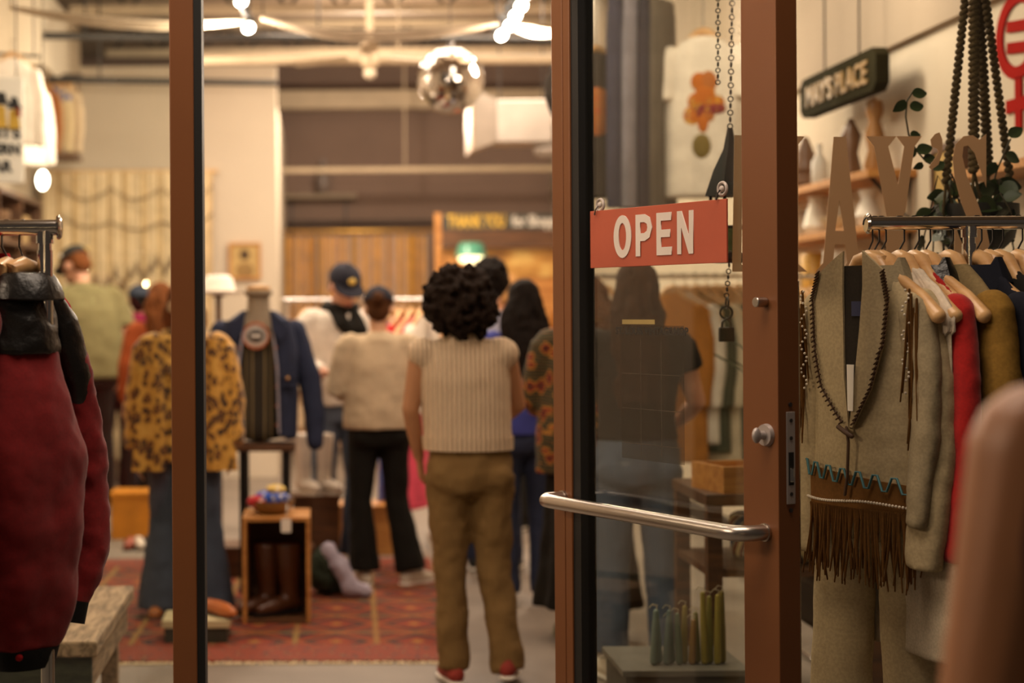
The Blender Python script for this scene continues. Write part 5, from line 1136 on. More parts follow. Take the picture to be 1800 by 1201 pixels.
rack_rail('chrome clothes rack outside the right window', r0, r1, 0.0165, ((P(1703, 393, RY).x - r0.x) / (r1.x - r0.x), 0.97))
RH = r0.z
def spot(px): p = P(px, 466, RY); p.z = RH - 0.102; return p
YAW = -61
GR = 'jackets on the right-hand rack'
def add_fringe(parent, pts, ln, mat, rng, n_per=1, wd=0.0035, nm='fringe', jitter=0.02):
    m = MB()
    for (x, y, z) in pts:
        for k in range(n_per):
            l = ln * rng.uniform(0.8, 1.08); dx, dy = rng.uniform(-jitter, jitter), rng.uniform(-jitter, jitter)
            m.tube([(x, y, z + 0.005), (x + dx * 0.4, y + dy * 0.4, z - l * 0.5), (x + dx, y + dy, z - l)], [wd, wd, wd * 0.6], 5, flat=0.5)
    o = m.obj(nm, mat, parent); o['kind'] = 'stuff'; return o
# --- cream suede fringed jacket, nearest the door
W1, D1, L1 = 0.180, 0.050, 0.60
j1 = garment(spot(1528), YAW, 'cream suede western jacket with brown fringe on the right rack', cream_s, L=L1, w=W1, d=D1, sleeve=0.60, sr=0.066, flare=0.0, folds=0, famp=0.0, group=GR, disp=0.007, sl_out=0.035)
hanger(spot(1528), YAW, 'wooden hanger of the cream fringed jacket', w=0.17, group='wooden hangers on the right rack')
def fy(x, z, off=0.0):
    k = 1.15 if z < -0.2 else 1.05
    return -D1 * k * math.sqrt(max(0.02, 1 - (x / (W1 * 1.04)) ** 2)) - 0.004 - off
def patch(parent, nm, mat, left, right, off=0.004, n=8, th=0.006):
    """strip between two polylines of (x,z) lying on the jacket front"""
    rows = []
    for (xa_, za), (xb_, zb2) in zip(left, right):
        r = [(xa_ + (xb_ - xa_) * i / n, 0, za + (zb2 - za) * i / n) for i in range(n + 1)]
        f_ = [(x, fy(x, z, off), z) for x, _, z in r]; rows.append(f_ + [(p[0], p[1] + th, p[2]) for p in f_[::-1]])
    return MB().rings(rows).obj(nm, mat, parent)
dark_in = fabric('dark_lining', '#2a241c', 160)
patch(j1, 'lining', dark_in, [(-0.030, 0.0), (-0.030, -0.1), (-0.022, -0.22), (-0.004, -0.375)], [(0.050, 0.0), (0.042, -0.1), (0.022, -0.22), (0.004, -0.375)], 0.004)
patch(j1, 'lapel', cream_s, [(-0.105, -0.015), (-0.128, -0.08), (-0.122, -0.18), (-0.090, -0.29), (-0.010, -0.385)], [(-0.020, 0.035), (-0.022, -0.05), (-0.020, -0.15), (-0.014, -0.26), (0.000, -0.385)], 0.011)
patch(j1, 'lapel', cream_s, [(0.040, 0.035), (0.040, -0.05), (0.030, -0.15), (0.020, -0.26), (0.002, -0.385)], [(0.100, -0.015), (0.110, -0.08), (0.098, -0.18), (0.066, -0.29), (0.012, -0.385)], 0.011)
stitch = M('whipstitch_leather', '#4a3018', 0.6)
for pl_ in ([(-0.105, -0.015), (-0.130, -0.08), (-0.124, -0.18), (-0.092, -0.29), (-0.010, -0.385)], [(0.100, -0.015), (0.112, -0.08), (0.100, -0.18), (0.068, -0.29), (0.012, -0.385)]):
    m = MB(); pts = []
    for (xa_, za), (xb_, zb2) in zip(pl_, pl_[1:]):
        for k in range(9): t = k / 9; pts.append((xa_ + (xb_ - xa_) * t, za + (zb2 - za) * t))
    m.tube([(x, fy(x, z, 0.014), z) for x, z in pts], 0.0028, 6)
    for x, z in pts: m.tube([(x - 0.007, fy(x, z, 0.016), z - 0.004), (x + 0.007, fy(x, z, 0.018), z + 0.004)], 0.0022, 5)
    s_ = m.obj('whipstitch', stitch, j1); s_['kind'] = 'stuff'
m = MB(); m.tube([(0, fy(0, -0.4, 0.018), -0.385), (0.010, fy(0, -0.4, 0.022), -0.42), (0.004, fy(0, -.4, 0.02), -0.50), (-0.004, fy(0, -.4, 0.02), -0.545)], 0.004, 6); m.tube([(-0.025, fy(0, -.4, 0.018), -0.385), (0.0, fy(0, -.4, 0.024), -0.395), (0.018, fy(0, -.4, 0.02), -0.405)], 0.006, 8)
m.obj('toggle_cord', stitch, j1)
lbm = patch(j1, 'maker_label', M('label_blue', '#2c3050', 0.7), [(0.004, -0.085), (0.004, -0.12)], [(0.036, -0.085), (0.032, -0.12)], 0.008)
tgc = patch(j1, 'hang_tag', paper, [(0.004, -0.235), (0.006, -0.345)], [(0.026, -0.235), (0.022, -0.345)], 0.020, n=2, th=0.001)
patch(j1, 'hem_applique', brown_s, [(-0.172, -0.485), (-0.172, -L1 + 0.005)], [(0.172, -0.515), (0.172, -L1 + 0.005)], 0.006, n=24)
m = MB(); zz = []
for i in range(15):
    x = -0.170 + 0.340 * i / 14; z0 = -0.487 - 0.028 * (i / 14)
    zz += [(x, z0 + (0.014 if i % 2 == 0 else -0.020)), (x + 0.012, z0 + (0.014 if i % 2 == 0 else -0.020))]
m.tube([(x, fy(x, z, 0.014), z) for x, z in zz], 0.0032, 6).obj('zigzag_cord', teal, j1)
m = MB()
for i in range(44): x = -0.170 + 0.340 * i / 43; z = -0.562 - 0.004 * math.sin(i / 6); m.ell((x, fy(x, z, 0.013), z), 0.0036, 6, 5)
k_ = m.obj('bead_row', M('white_beads', '#d8ccb8', 0.4), j1); k_['kind'] = 'stuff'
rng = random.Random(11)
pts = []
for i in range(84):
    x = -0.172 + 0.344 * i / 83; pts.append((x, fy(x, -0.58, 0.006), -0.585)); 
add_fringe(j1, pts, 0.165, brown_s, rng, 1, 0.0042)
add_fringe(j1, [(W1 * 1.0 * math.cos(a), D1 * 1.1 * math.sin(a), -0.585) for a in [PI * i / 26 for i in range(27)]], 0.16, brown_s, rng, 2, 0.004)
for q in (1, -1):
    add_fringe(j1, [(q * (W1 - 0.012 + 0.010 * (i % 3)), -0.052 - 0.006 * (i % 2) + 0.004 * i * 0.2, -0.065 - 0.011 * i) for i in range(18)], 0.22, brown_s, rng, 2, 0.0042, jitter=0.018)
    m = MB()
    for i in range(26): m.ell((q * (W1 - 0.02 + 0.010 * math.sin(i)), -0.056, -0.06 - 0.0095 * i), 0.0032, 6, 5)
    k_ = m.obj('bead_row', M('white_beads', '#d8ccb8', 0.4), j1); k_['kind'] = 'stuff'
# matching flared trousers under the jacket
tr = empty('flared_trousers', spot(1528) + Vector((0.03, 0.05, 0)), math.radians(YAW + 14), 'cream flared trousers hanging below the fringed jacket', 'trousers')
for q in (1, -1):
    MB().loft([(q * 0.110, 0, -1.46, 0.115, 0.055), (q * 0.105, 0, -1.25, 0.096, 0.05), (q * 0.098, 0, -1.0, 0.078, 0.045), (q * 0.085, 0, -0.75, 0.078, 0.045), (q * 0.075, 0, -0.58, 0.085, 0.045)], 26, folds=4, amp=(0.05, 0.02)).obj('leg', cream_s, tr, remesh=0.010, disp=0.008)
MB().loft([(0, 0, -0.66, 0.150, 0.048), (0, 0, -0.50, 0.145, 0.045)], 26).obj('waist', cream_s, tr)
# --- the garments behind it
def on_rack(px, lb, mat, hl, **kw):
    hw = kw.pop('hw', -0.005); p = spot(px); g = garment(p, YAW - 17, lb, mat, group=GR, **kw); hanger(p, YAW - 17, hl, w=kw.get('w', 0.195) + hw, group='wooden hangers on the right rack'); return g
on_rack(1550, 'beige jacket just behind the cream fringed jacket', beige_f, 'wooden hanger of the beige jacket', L=0.58, d=0.016, w=0.19, sleeve=0.5, collar=beige_f, sr=0.045, hw=0.03)
g = on_rack(1582, 'long ivory dress with a lace shoulder on the right rack', ivory, 'wooden hanger of the ivory lace dress', name='lace_dress', L=0.92, d=0.018, w=0.215, sleeve=0, flare=0.04, cat='dress')
m = MB().loft([(0, 0, -0.195, 0.232, 0.036), (0, 0, -0.12, 0.228, 0.032), (0, 0, -0.075, 0.19, 0.028), (0, 0, -0.03, 0.12, 0.026), (0, 0, 0.005, 0.065, 0.022)], 60, folds=15, amp=(0.03, 0.0)); m.obj('lace_yoke', lace_m, g, disp=0.012, dscale=0.012, sub=1)
g = on_rack(1608, 'scarlet wool coat on the right rack', scarlet, 'wooden hanger of the scarlet coat', name='coat', L=0.80, d=0.020, w=0.200, sleeve=0.58, cat='coat', sr=0.048)
g = on_rack(1628, 'black leather jacket behind the scarlet coat', blk_leather, 'wooden hanger of the black leather jacket', L=0.55, d=0.018, w=0.175, sleeve=0, collar=blk_leather, hw=0.04)
g = on_rack(1668, 'dark olive jacket with tan suede fringed yoke and mustard sleeves', olive_d, 'wooden hanger of the olive fringed jacket', L=0.66, d=0.030, w=0.200, sleeve=0.60, sl_mat=mustard, sr=0.058, sl_out=0.04)
MB().loft([(0, 0, -0.235, 0.206, 0.043), (0, 0, -0.115, 0.204, 0.038), (0, 0, -0.075, 0.174, 0.034), (0, 0, -0.035, 0.124, 0.030), (0, 0, 0.0, 0.070, 0.026)], 48).obj('suede_yoke', tan_suede2, g, disp=0.008)
add_fringe(g, [(0.204 * math.cos(a), 0.042 * math.sin(a), -0.232) for a in [2 * PI * i / 90 for i in range(90)]], 0.10, brown_s, rng, 1, 0.0036, jitter=0.006)
MB().tube([(0.02, -0.046, 0.0), (0.03, -0.052, -0.12), (0.022, -0.050, -0.30)], 0.005, 8).obj('whipstitch_edge', M('black_lacing', '#1c150f', 0.6), g)
on_rack(1718, 'navy denim jacket at the right of the right rack', navy_w, 'wooden hanger of the navy jacket', L=0.62, d=0.026, w=0.195, sleeve=0.55, collar=navy_w)
on_rack(1756, 'black wool jacket at the right edge of the right rack', f_black, 'wooden hanger of the black wool jacket', L=0.62, d=0.026, w=0.195, sleeve=0.55)
for px, lb in ((1538, 'empty wooden hanger between the cream and beige jackets'), (1738, 'empty wooden hanger left of the rack end'), (1790, 'empty wooden hanger at the right frame edge')): hanger(spot(px), YAW - 17, lb, w=0.10, group='wooden hangers on the right rack')

# ================================================================== left-hand rack on the pavement
LY = 3.75
l1 = P(101, 400, LY); l0 = P(-420, 400, LY); l0.z = l1.z
rack_rail('chrome clothes rack outside the left pane', l0, l1, 0.0175, (0.03, 1 - (P(101, 400, LY).x - P(79, 400, LY).x) / (l1.x - l0.x)))
crimson = fabric('crimson_wool', '#6e0d0f', 160, var=0.12, sheen=0.12); bright_red = fabric('bright_red_wool', '#8e0f14', 160); rib_m = fabric('black_rib_knit', '#0e0c0b', 90, bmp=0.6)
def lspot(px): p = P(px, 480, LY); p.z = l1.z - 0.102; return p
LYAW = 48
jr = lspot(40); g = empty('jacket', jr, math.radians(LYAW), 'crimson wool jacket with black leather yoke on the left rack', 'jacket')
INV = Matrix.Rotation(-math.radians(LYAW), 3, 'Z')
def jl(px, py, Y): return INV @ (P(px, py, Y) - jr)
def jz(py): return P(40, py, LY).z - jr.z
def ring_at(py, hw, cx=0.0, ex=0.0): r = hw / S(LY); return (cx, 0, jz(py), r * 1.2 + ex, r * 0.8 + ex)
MB().loft([ring_at(1138, 56), ring_at(1095, 74), ring_at(1050, 86), ring_at(950, 99), ring_at(870, 105), ring_at(800, 104), ring_at(740, 94), ring_at(690, 80), ring_at(640, 62), ring_at(590, 54), ring_at(540, 46)], 48, folds=5, amp=(0.05, 0.02)).obj('body', crimson, g, remesh=0.008, disp=0.022, dscale=0.11)
MB().loft([ring_at(622, 62, ex=0.004), ring_at(590, 58, ex=0.004), ring_at(560, 54, ex=0.003), ring_at(525, 46, ex=0.003), ring_at(500, 36), ring_at(486, 28)], 40, folds=3, amp=(0.05, 0.02)).obj('leather_yoke', blk_leather, g, remesh=0.007, disp=0.014, dscale=0.06)
sp_l = [jl(96, 545, 3.86), jl(118, 610, 3.90), jl(138, 700, 3.93), jl(154, 800, 3.94), jl(160, 900, 3.94), jl(154, 985, 3.92), jl(128, 1062, 3.88)]
MB().tube(sp_l, [0.030, 0.040, 0.046, 0.047, 0.048, 0.047, 0.036], 18).obj('sleeve', crimson, g, remesh=0.008, disp=0.024, dscale=0.07)
MB().tube([jl(90, 535, 3.855), jl(106, 570, 3.88), jl(118, 620, 3.90), jl(131, 690, 3.925)], [0.034, 0.042, 0.046, 0.048], 18).obj('leather_shoulder', blk_leather, g, remesh=0.007, disp=0.012, dscale=0.06)
MB().tube([jl(128, 1056, 3.88), jl(122, 1094, 3.87)], [0.037, 0.035], 20, round_ends=False).obj('cuff', rib_m, g)
sn = [jl(-30, 560, 3.66), jl(-60, 700, 3.60), jl(-75, 880, 3.58), jl(-62, 1060, 3.60)]
MB().tube(sn, [0.040, 0.050, 0.052, 0.040], 18).obj('sleeve', crimson, g, remesh=0.009, disp=0.02, dscale=0.07)
col_ = MB(); rr = []
for i in range(24):
    a_ = 2 * PI * i / 24; n_ = Vector((math.cos(a_), math.sin(a_), 0)); c_ = Vector((0.055 * math.cos(a_) + 0.010, 0.045 * math.sin(a_), jz(492)))
    rr.append([c_ + n_ * -0.006 + Vector((0, 0, -0.01)), c_ + n_ * -0.002 + Vector((0, 0, 0.016)), c_ + n_ * 0.008 + Vector((0, 0, 0.018)), c_ + n_ * 0.026 + Vector((0, 0, -0.012)), c_ + n_ * 0.036 + Vector((0, 0, -0.048)), c_ + n_ * 0.026 + Vector((0, 0, -0.048))])
col_.rings(rr, closed=True).obj('leather_collar', blk_leather, g, sub=1, disp=0.008, dscale=0.05)
MB().loft([ring_at(1172, 46), ring_at(1160, 52), ring_at(1136, 58)], 40).obj('ribbed_hem', rib_m, g)
bp = jl(33, 1155, LY - 0.062); MB().ell(bp, (0.010, 0.010, 0.010), 14, 8).obj('snap_button', bright_red, g)
hanger(lspot(40), LYAW, 'wooden hanger of the crimson jacket', w=0.06, drop=0.05, group='wooden hangers on the left rack')
q = lspot(-34); q.z += 0.03
garment(q, LYAW, 'bright red jacket at the left edge behind the crimson one', bright_red, L=0.70, w=0.23, d=0.05, sleeve=0.5, folds=3, collar=bright_red)
for px, lb in ((-34, 'wooden hanger of the bright red jacket'), (12, 'wooden hanger at the left frame edge on the left rack')): hanger(lspot(px), LYAW + 20, lb, w=0.06, drop=0.05, group='wooden hangers on the left rack')

# ================================================================== right window: plant hanger, lantern, padlock
PY = 4.98
pc = P(1716, 372, PY); top_ = P(1716, -150, PY)
cord_m = fabric('macrame_cord', '#4a3a20', 60, var=0.3, bmp=0.6); 
ph = empty('macrame_hanger', (pc.x, PY, top_.z), label='brown macrame plant hanger inside the right window', cat='plant hanger')
MB().torus((0, 0, 0.02), 0.03, 0.005, 'X', 20, 8).obj('ring', gold_trim, ph)
for (px, py, dy) in ((1663, 318, -0.05), (1712, 300, -0.11), (1738, 305, 0.10), (1775, 310, 0.03)):
    e = P(px, py, PY + dy) - Vector((pc.x, PY, top_.z)); m = MB(); n = 84; wide = 0.011 if px in (1663, 1775) else 0.0145
    for i in range(n):
        t = i / (n - 1); c = Vector((0, 0, 0)).lerp(e, t); a = i * PI
        m.ell(c + Vector((0.003 * math.cos(a), 0.003 * math.sin(a), 0)), (wide, wide, 0.0105), 7, 5)
    m.obj('knotted_cord', cord_m, ph)
    tgt = Vector((0.10 * (1 if px > 1716 else -1) * (0.9 if px in (1663, 1775) else 0.35), dy, pc.z - top_.z - 0.10))
    for s_ in (-1, 1): MB().tube([e, e.lerp(tgt, 0.5) + Vector((0.02 * s_, 0.01 * s_, 0)), tgt], 0.0045, 6).obj('cord_tail', cord_m, ph)
    MB().tube([(0, 0, 0.0), (0, 0, -0.01)], 0.01, 6).obj('knot', cord_m, ph)
MB().tube([(0, 0, 0.03), (0, 0, 3.4 - top_.z)], 0.003, 5, round_ends=False).obj('ceiling_cord', cord_m, ph)
pot = empty('hanging_planter', (pc.x, PY, pc.z - 0.11), label='dark pot of trailing heart-leaf vine in the macrame hanger', cat='plant')
MB().lathe([(0.075, 0.0), (0.105, 0.03), (0.118, 0.09), (0.118, 0.13), (0.108, 0.13), (0.10, 0.10), (0.02, 0.10)], seg=28).obj('pot', M('dark_pot', '#1f1b16', 0.6), pot)
MB().lathe([(0.104, 0.10), (0.06, 0.118), (0.01, 0.12)], seg=20).obj('soil', M('soil', '#20150c', 0.95), pot)
leaf_m = M('vine_leaf', '#2c3a14', 0.45, var=0.35, scale=20); stem_m = M('vine_stem', '#3a3018', 0.7)
def leaf_mesh(L=0.05, W=0.020):
    m = MB(); rows = []
    n = 7
    for i in range(n):
        t = i / (n - 1); w = W * math.sin(PI * min(0.97, t * 0.9 + 0.08)) ** 0.75 * (1.15 - 0.35 * t); x = L * t; z = -0.012 * t * t
        rows.append([(x, -w, z + 0.004), (x, 0, z), (x, w, z + 0.004)])
    vs = [p for r in rows for p in r]; fs = []
    for i in range(n - 1):
        for j in range(2): fs.append((i * 3 + j, i * 3 + j + 1, (i + 1) * 3 + j + 1, (i + 1) * 3 + j))
    m._add(vs, fs); me = m.mesh('leaf'); me.materials.append(leaf_m); me.polygons.foreach_set('use_smooth', [True] * len(me.polygons)); return me
LM = [leaf_mesh(0.052, 0.021), leaf_mesh(0.040, 0.017), leaf_mesh(0.060, 0.023)]
rng = random.Random(21); po = pot.location
def put_leaf(p, parent, direction=None, sc=1.0):
    o = bpy.data.objects.new('leaf', rng.choice(LM)); COL.objects.link(o); o.parent = parent; o.location = p
    if direction is None: o.rotation_euler = (rng.uniform(-0.9, 0.9) + 1.2, rng.uniform(-0.3, 0.9), rng.uniform(0, 2 * PI))
    else: o.rotation_euler = direction
    o.scale = (sc,) * 3
def vine(pxs, dys):
    pts = [P(x, y, PY + d) - po for (x, y), d in zip(pxs, dys)]
    MB().tube(pts, 0.0026, 6).obj('stem', stem_m, pot); return pts
v1 = vine([(1690, 340), (1672, 306), (1652, 297), (1628, 284), (1610, 264), (1597, 236), (1592, 205), (1594, 178), (1604, 162)], [0, -0.04, -0.05, -0.06, -0.06, -0.06, -0.06, -0.06, -0.06])
for (px, py, ry, sc) in ((1604, 166, 0.15, 0.85), (1600, 190, 0.25, 1.05), (1592, 178, 2.4, 0.75), (1600, 238, 0.1, 0.8), (1612, 266, 0.3, 0.8), (1624, 280, 0.2, 0.9), (1622, 288, 2.6, 0.7), (1640, 298, 0.6, 0.8), (1606, 262, 1.9, 0.8)):
    put_leaf(P(px, py, PY - 0.065) - po, pot, (PI / 2 - 0.35, ry * -1.0 if ry < 1.5 else ry, 0), sc)
vine([(1740, 350), (1752, 300), (1765, 270), (1776, 245)], [0, -0.05, -0.06, -0.06]); put_leaf(P(1774, 240, PY - 0.06) - po, pot, (1.2, -0.6, 0), 0.8); put_leaf(P(1768, 272, PY - 0.06) - po, pot, (1.2, 0.4, 0), 0.9); put_leaf(P(1752, 288, PY - 0.06) - po, pot, (1.2, 2.4, 0), 0.8)
for k in range(16):
    a = rng.uniform(0, 2 * PI); r = rng.uniform(0.07, 0.14); z1 = rng.uniform(0.14, 0.22); z2 = rng.uniform(-0.16, 0.10)
    pts = [(0.05 * math.cos(a), 0.05 * math.sin(a), 0.11), (r * 0.8 * math.cos(a), r * 0.8 * math.sin(a), z1), (r * 1.1 * math.cos(a), r * 1.1 * math.sin(a), (z1 + z2) / 2), (r * 1.15 * math.cos(a + 0.1), r * 1.15 * math.sin(a + 0.1), z2)]
    MB().tube(pts, 0.0024, 5).obj('stem', stem_m, pot)
    for j in range(6):
        t = 0.3 + 0.7 * j / 5; i0 = min(2, int(t * 3)); u = t * 3 - i0; p = Vector(pts[i0]).lerp(Vector(pts[i0 + 1]), u)
        put_leaf(p + Vector((rng.uniform(-.012, .012), rng.uniform(-.012, .012), rng.uniform(-.012, .012))), pot, None, rng.uniform(0.75, 1.2))
def chain_links(parent, a, b, r=0.006, nm='chain'):
    a, b = Vector(a), Vector(b); n = max(2, int((b - a).length / (r * 2.6))); d = (b - a) / n; m = MB()
    for i in range(n):
        c = a + d * (i + 0.5); ax = 'X' if i % 2 else 'Y'
        m.torus(c, r, r * 0.28, ax, 10, 5)
    o = m.obj(nm, black_metal, parent); o['kind'] = 'stuff'; return o
# black lantern hung on chains between door and window
LQ = 4.98; lc = P(1284, 345, LQ); la_ = empty('hanging_lantern', (lc.x, LQ, lc.z), label='black metal hanging lantern behind the door glass on chains', cat='lantern')
kz = lambda py: P(1300, py, LQ).z - lc.z
MB().lathe([(0.055, kz(445)), (0.075, kz(455)), (0.055, kz(462))], seg=6).obj('base', black_metal, la_); MB().lathe([(0.075, kz(345)), (0.05, kz(300)), (0.02, kz(262)), (0.008, kz(225))], seg=6).obj('roof', black_metal, la_)
for i in range(6):
    a = 2 * PI * i / 6; MB().tube([(0.058 * math.cos(a), 0.058 * math.sin(a), kz(452)), (0.058 * math.cos(a), 0.058 * math.sin(a), kz(345))], 0.005, 6).obj('bar', black_metal, la_)
MB().torus((0, 0, kz(400)), 0.058, 0.005, 'Z', 24, 6).obj('band', black_metal, la_); MB().lathe([(0.025, kz(450)), (0.025, kz(400)), (0.005, kz(398))], seg=14).obj('candle', M('green_wax', '#5c6c3c', 0.6), la_)
chain_links(la_, (0, 0, kz(228)), P(1288, -60, LQ) - lc, 0.0075)
chain_links(la_, P(1262, 150, LQ - 0.02) - lc, P(1262, -60, LQ - 0.02) - lc, 0.0065)
pk = P(1277, 585, 4.9); pd = empty('padlock', pk, label='dark padlock hanging on chain rings below the lantern', cat='padlock')
MB().bbox((-0.022, -0.009, -0.026), (0.022, 0.009, 0.016)).obj('lock_body', M('padlock_brown', '#241a18', 0.5, metal=0.4), pd, False, bev=0.003); MB().tube([(-0.013, 0, 0.012), (-0.013, 0, 0.03), (0, 0, 0.042), (0.013, 0, 0.03), (0.013, 0, 0.012)], 0.0035, 8).obj('shackle', steel_dark, pd)
MB().torus((0.0, 0, 0.058), 0.018, 0.003, 'Y', 18, 6).obj('key_ring', black_metal, pd); MB().torus((0.004, 0.006, 0.085), 0.016, 0.003, 'X', 18, 6).obj('key_ring', black_metal, pd)
chain_links(pd, (0.0, 0, 0.098), P(1284, 440, 4.95) - pk, 0.0065)
# bundle of taper candles standing on a grey box behind the glass
bxY = 5.32; cbz = P(1200, 1168, bxY).z; cbx0, cbx1 = P(1092, 1168, bxY).x, P(1300, 1168, bxY).x
cb = empty('grey_display_box', ((cbx0 + cbx1) / 2, bxY + 0.10, 0), label='grey display box under the taper candles', cat='box')
hw_ = (cbx1 - cbx0) / 2
MB().bbox((-hw_, -0.18, 0), (hw_, 0.18, cbz - 0.02)).obj('case', M('grey_card', '#4a4640', 0.8), cb, False); MB().bbox((-hw_ - 0.012, -0.192, cbz - 0.02), (hw_ + 0.012, 0.192, cbz)).obj('lid', M('grey_lid', '#6c6860', 0.8), cb, False, bev=0.003)
CANC = ['#7c8c84', '#7c9088', '#6a7c78', '#587068', '#5c6c58', '#8c7c30', '#8a6420', '#7c7440', '#9c8c3c', '#8c8440', '#a0903c', '#7c6a2c']
wick = M('wick', '#c8bca0', 0.8)
for i in range(12):
    px = 1148 + 11.2 * i; t_ = i / 11; h = (0.165 if i < 3 else 0.135 + 0.02 * (i % 3)) if i < 8 else 0.205 + 0.008 * (i % 3)
    q = P(px, 1168, bxY); o = empty('taper_candle', (q.x, bxY + 0.02 * (i % 2) - 0.01, cbz), label='%s taper candle, %s from the left in the bundle' % ({0: 'pale green', 1: 'green', 2: 'mustard'}[min(2, i // 4)] , ['first', 'second', 'third', 'fourth', 'fifth', 'sixth', 'seventh', 'eighth', 'ninth', 'tenth', 'eleventh', 'twelfth'][i]), cat='candle', group='taper candles on the grey box')
    lx = random.Random(i).uniform(-0.01, 0.01)
    MB().tube([(0, 0, 0.012), (lx * 0.4, 0, h * 0.5), (lx, 0, h)], [0.012, 0.011, 0.0075], 12).obj('wax', M('wax_%d' % i, CANC[i], 0.5, var=0.06), o)
    MB().tube([(lx, 0, h), (lx + 0.004, 0, h + 0.018), (lx - 0.012, 0, h + 0.022), (lx - 0.02, 0, h + 0.012)], 0.0013, 5).obj('wick', wick, o)
# display table inside the window with plant and blanket
tt0 = P(1168, 850, 6.0); dt = empty('wooden_table', (1.60, 6.02, 0), label='dark wooden display table behind the door glass', cat='table')
MB().bbox((-0.30, -0.28, 0.80), (0.30, 0.28, 0.84)).obj('top', walnut, dt, False, bev=0.004); MB().bbox((-0.29, -0.27, 0.56), (0.29, 0.27, 0.585)).obj('shelf', walnut, dt, False)
for x in (-0.27, 0.27):
    for y in (-0.25, 0.25): MB().bbox((x - 0.025, y - 0.025, 0), (x + 0.025, y + 0.025, 0.80)).obj('leg', walnut, dt, False)
wc = empty('wooden_tray', (1.50, 5.92, 0.84), math.radians(14), 'open wooden tray on the display table', 'tray')
MB().bbox((-0.17, -0.12, 0), (0.17, 0.12, 0.012)).obj('bottom', oak, wc, False)
for a, b_ in (((-0.17, -0.12, 0.012), (0.17, -0.105, 0.09)), ((-0.17, 0.105, 0.012), (0.17, 0.12, 0.09)), ((-0.17, -0.105, 0.012), (-0.155, 0.105, 0.09)), ((0.155, -0.105, 0.012), (0.17, 0.105, 0.09))): MB().bbox(a, b_).obj('side', oak, wc, False)
bk_m, nt, b = newmat('striped_blanket'); v = coords(nt); wv = tex(nt, 'Wave', v, Scale=4.0, Distortion=0.3, wave_type='BANDS', bands_direction='DIAGONAL')
nt.links.new(ramp(nt, wv.outputs['Fac'], [(0.0, '#2c3c5c'), (0.25, '#c8b898'), (0.4, '#2a2a24'), (0.6, '#a03020'), (0.75, '#28342c'), (0.9, '#c0a878')], 'CONSTANT'), b.inputs['Base Color']); b.inputs['Roughness'].default_value = 0.9
tag(MB().box((0, 0, 0.08), (0.30, 0.26, 0.16)).obj('folded_blanket', bk_m, loc=(1.62, 5.98, 0.586), rot=(0, 0, 0.2), bev=0.03, disp=0.02, dscale=0.08), 'folded striped blanket in blue, red and cream on the table shelf', 'blanket')
sp_ = empty('strap_leaf_plant', (1.70, 6.16, 0.84), label='strap-leaved green plant on the display table behind the door', cat='plant')
MB().lathe([(0.06, 0), (0.085, 0.02), (0.095, 0.13), (0.10, 0.15), (0.088, 0.15), (0.08, 0.12), (0.01, 0.12)], seg=20).obj('pot', M('cream_pot', '#a89470', 0.6), sp_)
sl_m = M('strap_leaf', '#26341c', 0.5, var=0.3, scale=12)
for i in range(13):
    a = 2 * PI * i / 13 + 0.3; l = rng.uniform(0.30, 0.52); b_ = rng.uniform(0.08, 0.28); rows = []
    for k in range(6):
        t = k / 5; r = 0.02 + b_ * t * t; z = 0.12 + l * t - 0.10 * t * t * b_ * 4; w_ = 0.020 * math.sin(PI * (0.12 + 0.86 * t)); c = Vector((r * math.cos(a), r * math.sin(a), z)); sd = Vector((-math.sin(a), math.cos(a), 0))
        rows.append([c - sd * w_, c + Vector((0, 0, -0.004)), c + sd * w_, c + Vector((0, 0, 0.004))])
    MB().rings(rows).obj('leaf', sl_m, sp_)
# yellow velvet ottoman further right
yv = fabric('yellow_velvet', '#8c6410', 100, var=0.25, sheen=0.5)
ot = empty('velvet_ottoman', (2.18, 6.55, 0), label='yellow velvet ottoman behind the right window', cat='ottoman')
MB().bbox((-0.36, -0.28, 0.46), (0.36, 0.28, 0.62)).obj('cushion', yv, ot, bev=0.05, disp=0.012); MB().bbox((-0.35, -0.27, 0.26), (0.35, 0.27, 0.455)).obj('side_skirt', fabric('brown_velvet', '#3c2808', 100), ot, bev=0.03)
for x in (-0.31, 0.31):
    for y in (-0.23, 0.23): MB().lathe([(0.018, 0), (0.028, 0.26)], (x, y, 0), 12).obj('leg', walnut, ot)
for (x, y, r, c, lb) in ((1.98, 6.42, (0.07, 0.06, 0.045), '#2c3c58', 'blue knitted hat on the yellow ottoman'), (1.87, 6.46, (0.04, 0.04, 0.035), '#a01c20', 'small red knitted hat on the yellow ottoman')):
    tag(MB().ell((0, 0, 0), r, 16, 10).obj('knitted_hat', fabric('knit_' + c[1:], c, 80), loc=(x, y, 0.615 + r[2] * 0.9), disp=0.02, dscale=0.04), lb, 'hat', 'knitted hats on the ottoman')
